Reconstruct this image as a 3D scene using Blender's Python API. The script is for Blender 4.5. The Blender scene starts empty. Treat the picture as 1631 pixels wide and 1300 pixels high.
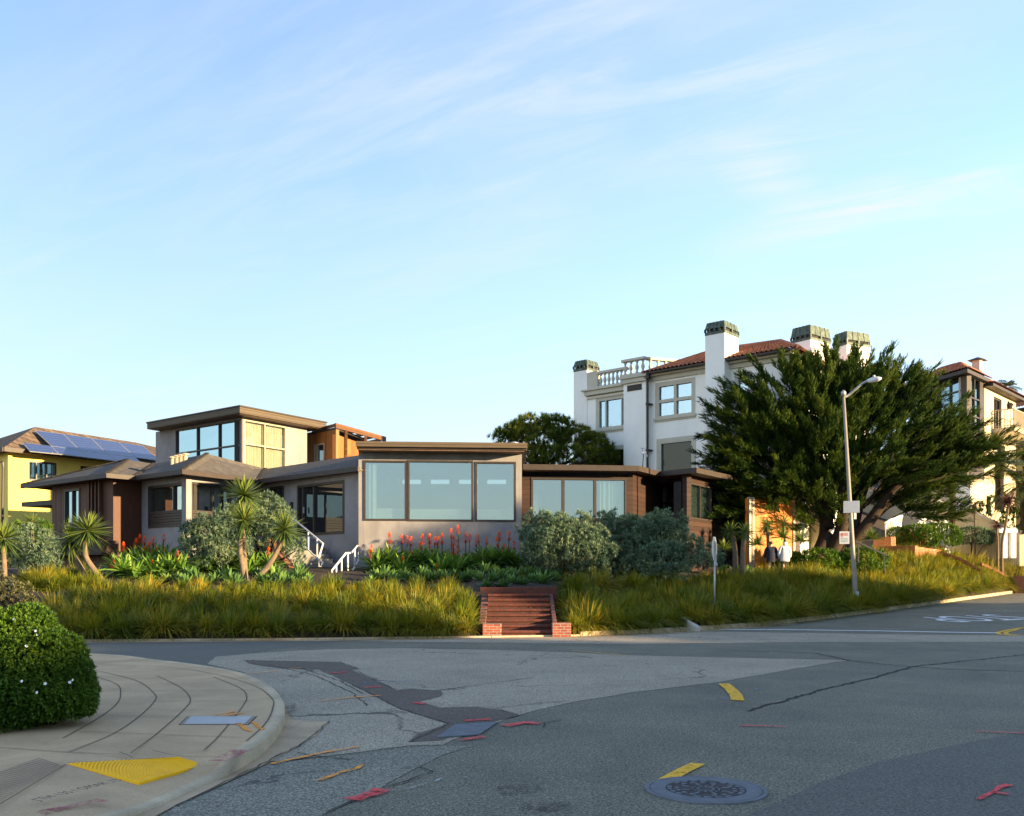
import bpy, bmesh, math, random
import numpy as np
from mathutils import Vector, Matrix
random.seed(7); RNG = np.random.default_rng(11)
SC = bpy.context.scene
COL = SC.collection
# ---------------------------------------------------------------- camera, sky, sun, exposure
F, CX, HY, EYE = 1500.0, 815.5, 920.0, 1.6
cam = bpy.data.cameras.new("camera"); camo = bpy.data.objects.new("camera", cam); COL.objects.link(camo)
camo.location = (0, 0, EYE); camo.rotation_euler = (math.radians(90), 0, 0)
cam.sensor_width = 36; cam.lens = 36 * F / 1631.0; cam.shift_y = (HY - 650) / 1631.0
cam.clip_start = .1; cam.clip_end = 6000
SC.camera = camo
SUN_AZ, SUN_EL = math.radians(115), math.radians(9.0)     # clockwise from +Y
SV = Vector((math.sin(SUN_AZ) * math.cos(SUN_EL), math.cos(SUN_AZ) * math.cos(SUN_EL), math.sin(SUN_EL)))
sl = bpy.data.lights.new("sun", 'SUN'); sl.energy = 4.8; sl.angle = math.radians(.7); sl.color = (1.0, .73, .4)
so = bpy.data.objects.new("sun", sl); COL.objects.link(so)
so.rotation_euler = (-SV).to_track_quat('-Z', 'Y').to_euler(); so.location = (60, -20, 40)
SC.view_settings.view_transform = 'Standard'; SC.view_settings.look = 'None'
SC.view_settings.exposure = 2.1; SC.view_settings.gamma = 1
W = bpy.data.worlds.new("World"); SC.world = W; W.use_nodes = True
def sky_world():
    nt = W.node_tree; N = nt.nodes; L = nt.links; N.clear()
    out = N.new('ShaderNodeOutputWorld'); bg = N.new('ShaderNodeBackground'); L.new(bg.outputs[0], out.inputs[0])
    sky = N.new('ShaderNodeTexSky'); sky.sky_type = 'NISHITA'; sky.sun_disc = False
    sky.sun_elevation = SUN_EL; sky.sun_rotation = -SUN_AZ; sky.altitude = 50; sky.air_density = 1.0; sky.dust_density = .35; sky.ozone_density = 2.2
    hs = N.new('ShaderNodeHueSaturation'); hs.inputs['Saturation'].default_value = SKY_SAT; hs.inputs['Value'].default_value = SKY_VAL; hs.inputs['Hue'].default_value = .512
    gm = N.new('ShaderNodeGamma'); gm.inputs[1].default_value = SKY_GAM; L.new(sky.outputs[0], gm.inputs[0]); L.new(gm.outputs[0], hs.inputs['Color'])
    # thin cirrus on a high flat layer: direction / elevation
    tc = N.new('ShaderNodeTexCoord'); sx = N.new('ShaderNodeSeparateXYZ'); L.new(tc.outputs['Generated'], sx.inputs[0])
    mx = N.new('ShaderNodeMath'); mx.operation = 'MAXIMUM'; L.new(sx.outputs[2], mx.inputs[0]); mx.inputs[1].default_value = .02
    ad = N.new('ShaderNodeMath'); ad.operation = 'ADD'; L.new(mx.outputs[0], ad.inputs[0]); ad.inputs[1].default_value = .12
    cb = N.new('ShaderNodeCombineXYZ')
    for i in (0, 1):
        d = N.new('ShaderNodeMath'); d.operation = 'DIVIDE'; L.new(sx.outputs[i], d.inputs[0]); L.new(ad.outputs[0], d.inputs[1]); L.new(d.outputs[0], cb.inputs[i])
    def layer(rot, scl, nscale, lo, hi, dist, off):
        mp = N.new('ShaderNodeMapping'); mp.vector_type = 'TEXTURE'; mp.inputs['Rotation'].default_value = (0, 0, math.radians(rot)); mp.inputs['Scale'].default_value = (1 / scl[0], 1 / scl[1], 1); mp.inputs['Location'].default_value = off
        L.new(cb.outputs[0], mp.inputs[0])
        n = N.new('ShaderNodeTexNoise'); n.inputs['Scale'].default_value = nscale; n.inputs['Detail'].default_value = 7; n.inputs['Roughness'].default_value = .62; n.inputs['Distortion'].default_value = dist
        L.new(mp.outputs[0], n.inputs[0])
        r = N.new('ShaderNodeMapRange'); r.interpolation_type = 'SMOOTHSTEP'; r.inputs['From Min'].default_value = lo; r.inputs['From Max'].default_value = hi; L.new(n.outputs[0], r.inputs[0])
        return r
    a = layer(-24, (.5, 1.5, 1), 1.0, .4, .8, .7, (3.1, 1.9, 0))
    b = layer(-30, (.45, 2.4, 1), 1.7, .52, .78, 1.1, (7.3, .6, 0))
    m1 = N.new('ShaderNodeMath'); m1.operation = 'MULTIPLY'; L.new(a.outputs[0], m1.inputs[0]); m1.inputs[1].default_value = .35
    m2 = N.new('ShaderNodeMath'); m2.operation = 'MULTIPLY_ADD'; L.new(b.outputs[0], m2.inputs[0]); m2.inputs[1].default_value = .25; L.new(m1.outputs[0], m2.inputs[2]); m2.use_clamp = True
    cl = N.new('ShaderNodeMixRGB'); L.new(m2.outputs[0], cl.inputs[0]); L.new(hs.outputs[0], cl.inputs[1]); cl.inputs[2].default_value = CLOUD
    fine = layer(-27, (.5, 2.0, 1), 2.4, .36, .74, 1.3, (2.2, 5.1, 0))
    for (x0, y0, x1, y1, wd, st) in ((1150, 395, 1760, 262, .10, 1.9), (1165, 300, 1285, 262, .12, .9), (240, 90, 980, 345, .6, .5), (960, 260, 1480, -20, .34, .5), (1500, 430, 1800, 380, .10, .4), (700, 370, 1000, 360, .06, .3)):
        def uv(a, b): v = Vector(((a - CX) / F, 1, (HY - b) / F)).normalized(); return Vector((v.x / (v.z + .12), v.y / (v.z + .12), 0))
        A, B = uv(x0, y0), uv(x1, y1); c = (A + B) / 2; d = B - A
        mp = N.new('ShaderNodeMapping'); mp.vector_type = 'TEXTURE'; mp.inputs['Location'].default_value = c; mp.inputs['Rotation'].default_value = (0, 0, math.atan2(d.y, d.x)); mp.inputs['Scale'].default_value = (d.length * .62, wd * 1.6, 1); L.new(cb.outputs[0], mp.inputs[0])
        g = N.new('ShaderNodeTexGradient'); g.gradient_type = 'SPHERICAL'; L.new(mp.outputs[0], g.inputs[0]); k = N.new('ShaderNodeMath'); k.operation = 'MULTIPLY'; L.new(g.outputs['Fac'], k.inputs[0]); L.new(fine.outputs[0], k.inputs[1])
        q = N.new('ShaderNodeMath'); q.operation = 'MULTIPLY_ADD'; L.new(k.outputs[0], q.inputs[0]); q.inputs[1].default_value = st * .85; L.new(m2.outputs[0], q.inputs[2]); q.use_clamp = True; m2 = q; L.new(m2.outputs[0], cl.inputs[0])
    hz = N.new('ShaderNodeMapRange'); hz.interpolation_type = 'SMOOTHSTEP'; hz.inputs['From Min'].default_value = .42; hz.inputs['From Max'].default_value = -.02; hz.inputs['To Max'].default_value = .68; L.new(sx.outputs[2], hz.inputs[0])
    hm = N.new('ShaderNodeMixRGB'); L.new(hz.outputs[0], hm.inputs[0]); L.new(hs.outputs[0], hm.inputs[1]); hm.inputs[2].default_value = HAZE; L.new(hm.outputs[0], cl.inputs[1])
    L.new(cl.outputs[0], bg.inputs[0]); bg.inputs[1].default_value = SKY_STR
SKY_SAT, SKY_STR, CLOUD, SKY_GAM, SKY_VAL, HAZE = 1.12, .15, (1.42, 1.5, 1.63, 1), .72, 1.04, (1.06, 1.3, 1.44, 1)
sky_world()
# ---------------------------------------------------------------- helpers
def tag(o, label=None, cat=None, group=None, kind=None):
    if label: o['label'] = label
    if cat: o['category'] = cat
    if group: o['group'] = group
    if kind: o['kind'] = kind
    return o
def P(px, py, Y): return Vector(((px - CX) / F * Y, Y, EYE + (HY - py) / F * Y))
def softp(x, k=1.5): 
    x = np.asarray(x, float); return np.where(x / k > 30, x, k * np.log1p(np.exp(np.clip(x / k, -30, 30))))
def roadz(x, y): return .036 * softp((.735 * np.asarray(x, float) + .68 * np.asarray(y, float)) - 27.5)
def RG(px, py, dz=0.0):                       # pixel -> point on the road
    z = 0.0
    for _ in range(40):
        Y = (EYE - dz - z) * F / max(py - HY, 2); x = (px - CX) / F * Y; z = .5 * z + .5 * float(roadz(x, Y))
    return Vector((x, Y, float(roadz(x, Y)) + dz))
CURB = np.array([(-60, 22.6), (-22, 23.0), (-10.7, 23.5), (-5, 24.15), (-.9, 24.95), (1.5, 25.45), (3.3, 26.5), (5.0, 27.8), (6.8, 29.4), (8.6, 31.1), (13.4, 35.6), (26.1, 48), (60, 81), (140, 160)], float)
def curb_t(x, y):
    x = np.atleast_1d(np.asarray(x, float)); y = np.atleast_1d(np.asarray(y, float))
    best = np.full(x.shape, 1e9); sg = np.zeros(x.shape); qx = np.zeros(x.shape); qy = np.zeros(x.shape)
    for a, b in zip(CURB[:-1], CURB[1:]):
        d = b - a; tt = np.clip(((x - a[0]) * d[0] + (y - a[1]) * d[1]) / (d @ d), 0, 1)
        cx = a[0] + tt * d[0]; cy = a[1] + tt * d[1]; dd = np.hypot(x - cx, y - cy)
        m = dd < best - 1e-9; s = np.sign(d[0] * (y - a[1]) - d[1] * (x - a[0]))
        best = np.where(m, dd, best); sg = np.where(m, s, sg); qx = np.where(m, cx, qx); qy = np.where(m, cy, qy)
    return best * np.where(sg == 0, 1, sg), qx, qy
def sm(x, a, b):
    t = np.clip((np.asarray(x, float) - a) / (b - a), 0, 1); return t * t * (3 - 2 * t)
def GZ(x, y):
    t, qx, qy = curb_t(x, y); t = np.maximum(t, 0)
    zl = .14 + np.where(t < 4.5, .225 * t, 1.01 + .125 * (t - 4.5)); zl = np.minimum(zl, 2.05); stp = sm(x, -1.5, -1.0) * (1 - sm(x, 1.3, 1.8)); zl = zl * (1 - stp) + stp * np.where(t < 3.2, .2 * t - .05, zl)
    zr = .14 + np.where(t < 3.2, .38 * t, np.where(t < 5.4, 1.216 + .03 * (t - 3.2), 1.282 + .36 * (t - 5.4))) - .1 * softp(t - 9)
    x = np.atleast_1d(np.asarray(x, float)); bed = sm(x, -1.6, -1.1) * (1 - sm(x, 4.5, 7.0)); zl = zl * (1 - bed) + bed * np.where(t < 3.1, zl, np.minimum(np.maximum(zl, 1.22 + .14 * (t - 3.4)), 2.05)); zr = zr * (1 + .42 * sm(x, 14, 20)); k = sm(x - .25 * (np.atleast_1d(np.asarray(y, float)) - 30), 2.5, 9)
    return roadz(qx, qy) + zl * (1 - k) + zr * k
def gz(x, y): return float(GZ(x, y)[0])
def finish(o, parent=None, root=False):
    COL.objects.link(o)
    if parent is not None:
        o.parent = parent
        if parent.type == 'EMPTY': o.matrix_parent_inverse = Matrix.Translation(-Vector(parent.location))
    return o
def thing(name, label, cat, loc=(0, 0, 0), group=None):
    o = bpy.data.objects.new(name, None); o.location = loc; o.empty_display_size = .3; COL.objects.link(o)
    return tag(o, label, cat, group)
def mesh_np(name, V, Fq, mat, parent=None, T=None, smooth=False):
    V = np.asarray(V, np.float32); Fq = np.asarray(Fq, np.int32); me = bpy.data.meshes.new(name)
    n, k = Fq.shape; me.vertices.add(len(V)); me.vertices.foreach_set('co', V.ravel())
    me.loops.add(n * k); me.loops.foreach_set('vertex_index', Fq.ravel())
    me.polygons.add(n); me.polygons.foreach_set('loop_start', np.arange(0, n * k, k, dtype=np.int32))
    if smooth: me.polygons.foreach_set('use_smooth', np.ones(n, bool))
    me.update(calc_edges=True)
    if T is not None:
        at = me.attributes.new('tint', 'FLOAT', 'POINT'); at.data.foreach_set('value', np.asarray(T, np.float32))
    me.materials.append(mat)
    return finish(bpy.data.objects.new(name, me), parent)
class MB:
    def __init__(s): s.v = []; s.f = []
    def box8(s, p):                            # 4 bottom (ccw) + 4 top
        b = len(s.v); s.v += [tuple(q) for q in p]
        s.f += [(b+3, b+2, b+1, b), (b+4, b+5, b+6, b+7)] + [(b+i, b+(i+1) % 4, b+4+(i+1) % 4, b+4+i) for i in range(4)]
        return s
    def box(s, c, d, rz=0.0):
        x, y, z = c; a, b, h = d[0] / 2, d[1] / 2, d[2] / 2; co, si = math.cos(rz), math.sin(rz)
        q = [(x + u * co - v * si, y + u * si + v * co) for u, v in ((-a, -b), (a, -b), (a, b), (-a, b))]
        return s.box8([(m, n, z - h) for m, n in q] + [(m, n, z + h) for m, n in q])
    def prism(s, pts, z0, z1):
        n = len(pts); b = len(s.v); z0 = z0 if hasattr(z0, '__len__') else [z0] * n; z1 = z1 if hasattr(z1, '__len__') else [z1] * n
        A = sum(pts[i][0] * pts[(i+1) % n][1] - pts[(i+1) % n][0] * pts[i][1] for i in range(n))
        idx = range(n) if A > 0 else range(n - 1, -1, -1)
        s.v += [(pts[i][0], pts[i][1], z0[i]) for i in idx] + [(pts[i][0], pts[i][1], z1[i]) for i in idx]
        s.f += [tuple(range(b + n - 1, b - 1, -1)), tuple(range(b + n, b + 2 * n))] + [(b+i, b+(i+1) % n, b+n+(i+1) % n, b+n+i) for i in range(n)]
        return s
    def poly(s, pts): b = len(s.v); s.v += [tuple(p) for p in pts]; s.f.append(tuple(range(b, b + len(pts)))); return s
    def slab(s, pts, th):                      # polygon thickened downwards along its normal
        p = [Vector(q) for q in pts]; nrm = Vector((0, 0, 0))
        for i in range(len(p)): nrm += p[i].cross(p[(i+1) % len(p)])
        nrm.normalize()
        if nrm.z < 0: p.reverse(); nrm = -nrm
        n = len(p); b = len(s.v); s.v += [tuple(q - nrm * th) for q in p] + [tuple(q) for q in p]
        s.f += [tuple(range(b + n - 1, b - 1, -1)), tuple(range(b + n, b + 2 * n))] + [(b+i, b+(i+1) % n, b+n+(i+1) % n, b+n+i) for i in range(n)]
        return s
    def tube(s, pts, r, n=8, cap=True):
        P_ = [Vector(p) for p in pts]; R = r if hasattr(r, '__len__') else [r] * len(P_); b = len(s.v); up = Vector((.13, .21, 1)).normalized()
        for i, p in enumerate(P_):
            d = (P_[min(i+1, len(P_)-1)] - P_[max(i-1, 0)]).normalized(); u = d.cross(up)
            if u.length < .05: u = d.cross(Vector((1, 0, 0)))
            u.normalize(); w = d.cross(u)
            for k in range(n):
                a = 2 * math.pi * k / n; s.v.append(tuple(p + (u * math.cos(a) + w * math.sin(a)) * R[i]))
        for i in range(len(P_) - 1):
            for k in range(n):
                s.f.append((b+i*n+k, b+i*n+(k+1) % n, b+(i+1)*n+(k+1) % n, b+(i+1)*n+k))
        if cap: s.f.append(tuple(range(b + n - 1, b - 1, -1))); s.f.append(tuple(range(b + (len(P_)-1)*n, b + len(P_)*n)))
        return s
    def bar(s, p, q, w, h=None):
        h = h or w; p, q = Vector(p), Vector(q); d = (q - p).normalized(); u = d.cross(Vector((0, 0, 1)))
        if u.length < .05: u = Vector((1, 0, 0))
        u.normalize(); t = u.cross(d)
        c = [(-w/2, -h/2), (w/2, -h/2), (w/2, h/2), (-w/2, h/2)]
        return s.box8([p + u*a + t*b_ for a, b_ in c] + [q + u*a + t*b_ for a, b_ in c])
    def lathe(s, prof, c, n=12, sx=1, sy=1):
        b = len(s.v)
        for r, z in prof:
            for k in range(n): a = 2*math.pi*k/n; s.v.append((c[0] + r*sx*math.cos(a), c[1] + r*sy*math.sin(a), c[2] + z))
        for i in range(len(prof) - 1):
            for k in range(n): s.f.append((b+i*n+k, b+i*n+(k+1) % n, b+(i+1)*n+(k+1) % n, b+(i+1)*n+k))
        s.f.append(tuple(range(b+n-1, b-1, -1))); s.f.append(tuple(range(b+(len(prof)-1)*n, b+len(prof)*n)))
        return s
    def build(s, name, mat, parent=None, smooth=False, bevel=0, fix=True):
        me = bpy.data.meshes.new(name); me.from_pydata(s.v, [], s.f)
        if fix:
            bm = bmesh.new(); bm.from_mesh(me); bmesh.ops.recalc_face_normals(bm, faces=bm.faces); bm.to_mesh(me); bm.free()
        if smooth: me.polygons.foreach_set('use_smooth', [True] * len(me.polygons))
        me.materials.append(mat); o = finish(bpy.data.objects.new(name, me), parent)
        if bevel:
            m = o.modifiers.new('bevel', 'BEVEL'); m.width = bevel; m.segments = 2; m.limit_method = 'ANGLE'
        return o
def copy_tree(o, parent=None):
    c = o.copy(); COL.objects.link(c)
    if parent is not None: c.parent = parent
    for ch in list(o.children): copy_tree(ch, c)
    return c
# ---------------------------------------------------------------- materials
def nodes(name):
    m = bpy.data.materials.new(name); m.use_nodes = True; nt = m.node_tree; b = nt.nodes['Principled BSDF']; return m, nt, nt.nodes, nt.links, b
def c4(c): return (c[0], c[1], c[2], 1)
def pos(N): return N.new('ShaderNodeNewGeometry').outputs['Position']
def noise(N, L, vec, scale, detail=4, rough=.55, dist=0):
    n = N.new('ShaderNodeTexNoise'); n.inputs['Scale'].default_value = scale; n.inputs['Detail'].default_value = detail; n.inputs['Roughness'].default_value = rough; n.inputs['Distortion'].default_value = dist
    L.new(vec, n.inputs['Vector']); return n.outputs[0]
def ramp(N, L, fac, stops):
    r = N.new('ShaderNodeValToRGB'); e = r.color_ramp.elements
    while len(e) < len(stops): e.new(.5)
    for q, (p, c) in zip(e, stops): q.position = p; q.color = c4(c)
    L.new(fac, r.inputs[0]); return r.outputs[0]
def mixc(N, L, fac, a, b, mode='MIX'):
    m = N.new('ShaderNodeMixRGB'); m.blend_type = mode
    for i, v in ((0, fac), (1, a), (2, b)):
        if hasattr(v, 'links'): L.new(v, m.inputs[i])
        else: m.inputs[i].default_value = v if i == 0 else c4(v)
    return m.outputs[0]
def bumpn(N, L, b, h, strength, dist=.02):
    k = N.new('ShaderNodeBump'); k.inputs['Strength'].default_value = strength; k.inputs['Distance'].default_value = dist; L.new(h, k.inputs['Height']); L.new(k.outputs[0], b.inputs['Normal'])
def sc(c, k): return tuple(min(1, x * k) for x in c)
def pm(name, c, var=.18, scale=3.0, rough=.8, bump=.15, bscale=40, metal=0.0, spec=.35, stain=0.0):
    m, nt, N, L, b = nodes(name); p = pos(N)
    col = ramp(N, L, noise(N, L, p, scale, 6, .6), [(.3, sc(c, 1 - var)), (.7, sc(c, 1 + var))])
    if stain:
        mp = N.new('ShaderNodeMapping'); mp.inputs['Scale'].default_value = (1, 1, .18); L.new(p, mp.inputs[0])
        col = mixc(N, L, ramp(N, L, noise(N, L, mp.outputs[0], 2.2, 6, .65), [(.5, (0, 0, 0)), (.78, (stain,) * 3)]), col, sc(c, .5))
    L.new(col, b.inputs['Base Color']); b.inputs['Roughness'].default_value = rough; b.inputs['Metallic'].default_value = metal; b.inputs['Specular IOR Level'].default_value = spec
    if bump: bumpn(N, L, b, noise(N, L, p, bscale, 3), bump)
    return m
def coord(N, L, dirs):                          # new vector from dot products with the given directions
    p = pos(N); cb = N.new('ShaderNodeCombineXYZ')
    for i, d in enumerate(dirs):
        if d is None: continue
        v = N.new('ShaderNodeVectorMath'); v.operation = 'DOT_PRODUCT'; L.new(p, v.inputs[0]); v.inputs[1].default_value = d; L.new(v.outputs['Value'], cb.inputs[i])
    return cb.outputs[0]
def brickm(name, d, bw, bh, c1, c2, mort, msize=.012, rough=.85, v=(0, 0, 1), bump=.5):
    m, nt, N, L, b = nodes(name); q = coord(N, L, [d, v]); t = N.new('ShaderNodeTexBrick'); L.new(q, t.inputs[0])
    t.inputs['Color1'].default_value = c4(c1); t.inputs['Color2'].default_value = c4(c2); t.inputs['Mortar'].default_value = c4(mort)
    t.inputs['Scale'].default_value = 1; t.inputs['Mortar Size'].default_value = msize; t.inputs['Brick Width'].default_value = bw; t.inputs['Row Height'].default_value = bh; t.inputs['Mortar Smooth'].default_value = .2
    col = mixc(N, L, .45, t.outputs[0], ramp(N, L, noise(N, L, pos(N), 5, 6, .7), [(.3, (.3, .3, .3)), (.7, (1, 1, 1))]), 'MULTIPLY')
    L.new(col, b.inputs['Base Color']); b.inputs['Roughness'].default_value = rough; b.inputs['Specular IOR Level'].default_value = .25
    inv = N.new('ShaderNodeMath'); inv.operation = 'SUBTRACT'; inv.inputs[0].default_value = 1; L.new(t.outputs['Fac'], inv.inputs[1]); bumpn(N, L, b, inv.outputs[0], bump, .01)
    return m
def boardm(name, d, w, c, var=.3, gap=.06, rough=.6, along=(0, 0, 1)):  # boards of width w stacked along d
    m, nt, N, L, b = nodes(name); q = coord(N, L, [d]); sx = N.new('ShaderNodeSeparateXYZ'); L.new(q, sx.inputs[0])
    k = N.new('ShaderNodeMath'); k.operation = 'DIVIDE'; L.new(sx.outputs[0], k.inputs[0]); k.inputs[1].default_value = w
    fl = N.new('ShaderNodeMath'); fl.operation = 'FLOOR'; L.new(k.outputs[0], fl.inputs[0]); fr = N.new('ShaderNodeMath'); fr.operation = 'FRACT'; L.new(k.outputs[0], fr.inputs[0])
    wn = N.new('ShaderNodeTexWhiteNoise'); wn.noise_dimensions = '1D'; L.new(fl.outputs[0], wn.inputs['W'])
    mp = N.new('ShaderNodeMapping'); dv = Vector(d); L.new(pos(N), mp.inputs[0]); mp.inputs['Scale'].default_value = tuple(1.0 + 14 * abs(a) for a in dv)
    g = noise(N, L, mp.outputs[0], 1.6, 6, .7)
    col = ramp(N, L, wn.outputs[0], [(0, sc(c, 1 - var)), (1, sc(c, 1 + var))]); col = mixc(N, L, .6, col, ramp(N, L, g, [(.3, (.45, .42, .4)), (.7, (1.25, 1.2, 1.15))]), 'MULTIPLY')
    lt = N.new('ShaderNodeMath'); lt.operation = 'LESS_THAN'; L.new(fr.outputs[0], lt.inputs[0]); lt.inputs[1].default_value = gap
    col = mixc(N, L, lt.outputs[0], col, sc(c, .18)); L.new(col, b.inputs['Base Color']); b.inputs['Roughness'].default_value = rough; b.inputs['Specular IOR Level'].default_value = .3
    inv = N.new('ShaderNodeMath'); inv.operation = 'SUBTRACT'; inv.inputs[0].default_value = 1; L.new(lt.outputs[0], inv.inputs[1]); bumpn(N, L, b, inv.outputs[0], .6, .015)
    return m
def leafm(name, stops, trans=.3, rough=.55, spec=.3):
    m, nt, N, L, b = nodes(name); a = N.new('ShaderNodeAttribute'); a.attribute_name = 'tint'
    col = ramp(N, L, a.outputs['Fac'], stops); L.new(col, b.inputs['Base Color']); b.inputs['Roughness'].default_value = rough; b.inputs['Specular IOR Level'].default_value = spec
    t = N.new('ShaderNodeBsdfTranslucent'); L.new(mixc(N, L, 1.0, col, (1.25, 1.2, .6), 'MULTIPLY'), t.inputs[0]); mx = N.new('ShaderNodeMixShader'); mx.inputs[0].default_value = trans
    L.new(b.outputs[0], mx.inputs[1]); L.new(t.outputs[0], mx.inputs[2]); L.new(mx.outputs[0], N['Material Output'].inputs[0]); return m
def glassm(name, refl=.45, tint=(.85, .95, .95), thru=(.55, .62, .62), base=None):
    m, nt, N, L, b = nodes(name); N.remove(b); g = N.new('ShaderNodeBsdfGlossy'); g.inputs['Roughness'].default_value = .015; g.inputs[0].default_value = c4(tint)
    bp = N.new('ShaderNodeBump'); bp.inputs['Strength'].default_value = .035; bp.inputs['Distance'].default_value = .03; L.new(noise(N, L, pos(N), 1.3, 2), bp.inputs['Height']); L.new(bp.outputs[0], g.inputs['Normal'])
    if base is None: t = N.new('ShaderNodeBsdfTransparent'); t.inputs[0].default_value = c4(thru)
    else: t = N.new('ShaderNodeBsdfDiffuse'); t.inputs[0].default_value = c4(base)
    mx = N.new('ShaderNodeMixShader'); mx.inputs[0].default_value = refl; L.new(t.outputs[0], mx.inputs[1]); L.new(g.outputs[0], mx.inputs[2]); L.new(mx.outputs[0], N['Material Output'].inputs[0]); return m
def asphalt(name, c, agg, sp=.5, crack=.0, patch=.25, bump=.5):
    m, nt, N, L, b = nodes(name); p = pos(N)
    col = ramp(N, L, noise(N, L, p, 48, 4, .85), [(.38, sc(c, .3)), (.5, c), (.62, agg)]); col = mixc(N, L, .5, col, ramp(N, L, noise(N, L, p, 26, 4, .8), [(.36, (.45, .45, .45)), (.64, (1.35, 1.35, 1.35))]), 'MULTIPLY')
    v = N.new('ShaderNodeTexVoronoi'); v.inputs['Scale'].default_value = 75; L.new(p, v.inputs[0])
    col = mixc(N, L, ramp(N, L, v.outputs['Color'], [(.62, (0, 0, 0)), (.85, (sp,) * 3)]), col, agg)
    col = mixc(N, L, patch, col, ramp(N, L, noise(N, L, p, .55, 6, .68, .4), [(.3, (.35, .36, .38)), (.68, (1.25, 1.22, 1.18))]), 'MULTIPLY')
    col = mixc(N, L, ramp(N, L, noise(N, L, p, 2.7, 6, .7, 1.2), [(.62, (0, 0, 0)), (.75, (.3,) * 3)]), col, sc(c, .45))
    if crack:
        nn = N.new('ShaderNodeVectorMath'); nn.operation = 'MULTIPLY_ADD'; nz = N.new('ShaderNodeTexNoise'); nz.inputs['Scale'].default_value = 2.3; nz.inputs['Detail'].default_value = 6; L.new(p, nz.inputs[0])
        L.new(nz.outputs['Color'], nn.inputs[0]); nn.inputs[1].default_value = (.9, .9, 0); L.new(p, nn.inputs[2])
        w = N.new('ShaderNodeTexVoronoi'); w.feature = 'DISTANCE_TO_EDGE'; w.inputs['Scale'].default_value = .34; L.new(nn.outputs[0], w.inputs[0])
        gate = ramp(N, L, noise(N, L, p, .35, 3), [(.47, (0, 0, 0)), (.58, (crack,) * 3)])
        line = ramp(N, L, w.outputs['Distance'], [(.004, (1, 1, 1)), (.011, (0, 0, 0))])
        mm = N.new('ShaderNodeMath'); mm.operation = 'MULTIPLY'; L.new(gate, mm.inputs[0]); L.new(line, mm.inputs[1]); col = mixc(N, L, mm.outputs[0], col, sc(c, .25))
    L.new(col, b.inputs['Base Color']); b.inputs['Roughness'].default_value = .82; b.inputs['Specular IOR Level'].default_value = .35; bumpn(N, L, b, noise(N, L, p, 95, 2), bump, .008); return m
# ---------------------------------------------------------------- walls and windows
class Wl:
    def __init__(s, p0, p1):
        s.o = Vector((p0[0], p0[1])); e = Vector((p1[0], p1[1])) - s.o; s.L = e.length; s.d = e.normalized(); s.n = Vector((s.d.y, -s.d.x)); s.p1 = (p1[0], p1[1]); s.p0 = (p0[0], p0[1])
    def pt(s, u, z, o=0.0): q = s.o + s.d * u + s.n * o; return Vector((q.x, q.y, z))
    def u(s, px): k = (px - CX) / F; return (k * s.o.y - s.o.x) / (s.d.x - k * s.d.y)
    def z(s, px, py): Y = s.o.y + s.d.y * s.u(px); return EYE + (HY - py) / F * Y
    def box(s, mb, u0, u1, z0, z1, o0, o1):
        q = [(u0, o1), (u1, o1), (u1, o0), (u0, o0)]
        return mb.box8([s.pt(a, z0, b) for a, b in q] + [s.pt(a, z1, b) for a, b in q])
    def wall(s, mb, z0, z1, th=.25, ops=(), u0=0.0, u1=None):
        u1 = s.L if u1 is None else u1
        us = sorted({u0, u1, *[x for o in ops for x in o[:2]]}); zs = sorted({z0, z1, *[x for o in ops for x in o[2:4]]})
        for a, b in zip(us[:-1], us[1:]):
            run = None
            for c, d in list(zip(zs[:-1], zs[1:])) + [(None, None)]:
                hole = c is None or any(o[0] - 1e-6 <= a and b <= o[1] + 1e-6 and o[2] - 1e-6 <= c and d <= o[3] + 1e-6 for o in ops)
                if hole:
                    if run: s.box(mb, a, b, run[0], run[1], -th, 0); run = None
                else: run = (run[0], d) if run else (c, d)
        return mb
    def rect(s, x0, y0, x1, y1):               # pixel rectangle -> (u0,u1,z0,z1)
        return (s.u(x0), s.u(x1), s.z((x0 + x1) / 2, y1), s.z((x0 + x1) / 2, y0))
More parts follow.
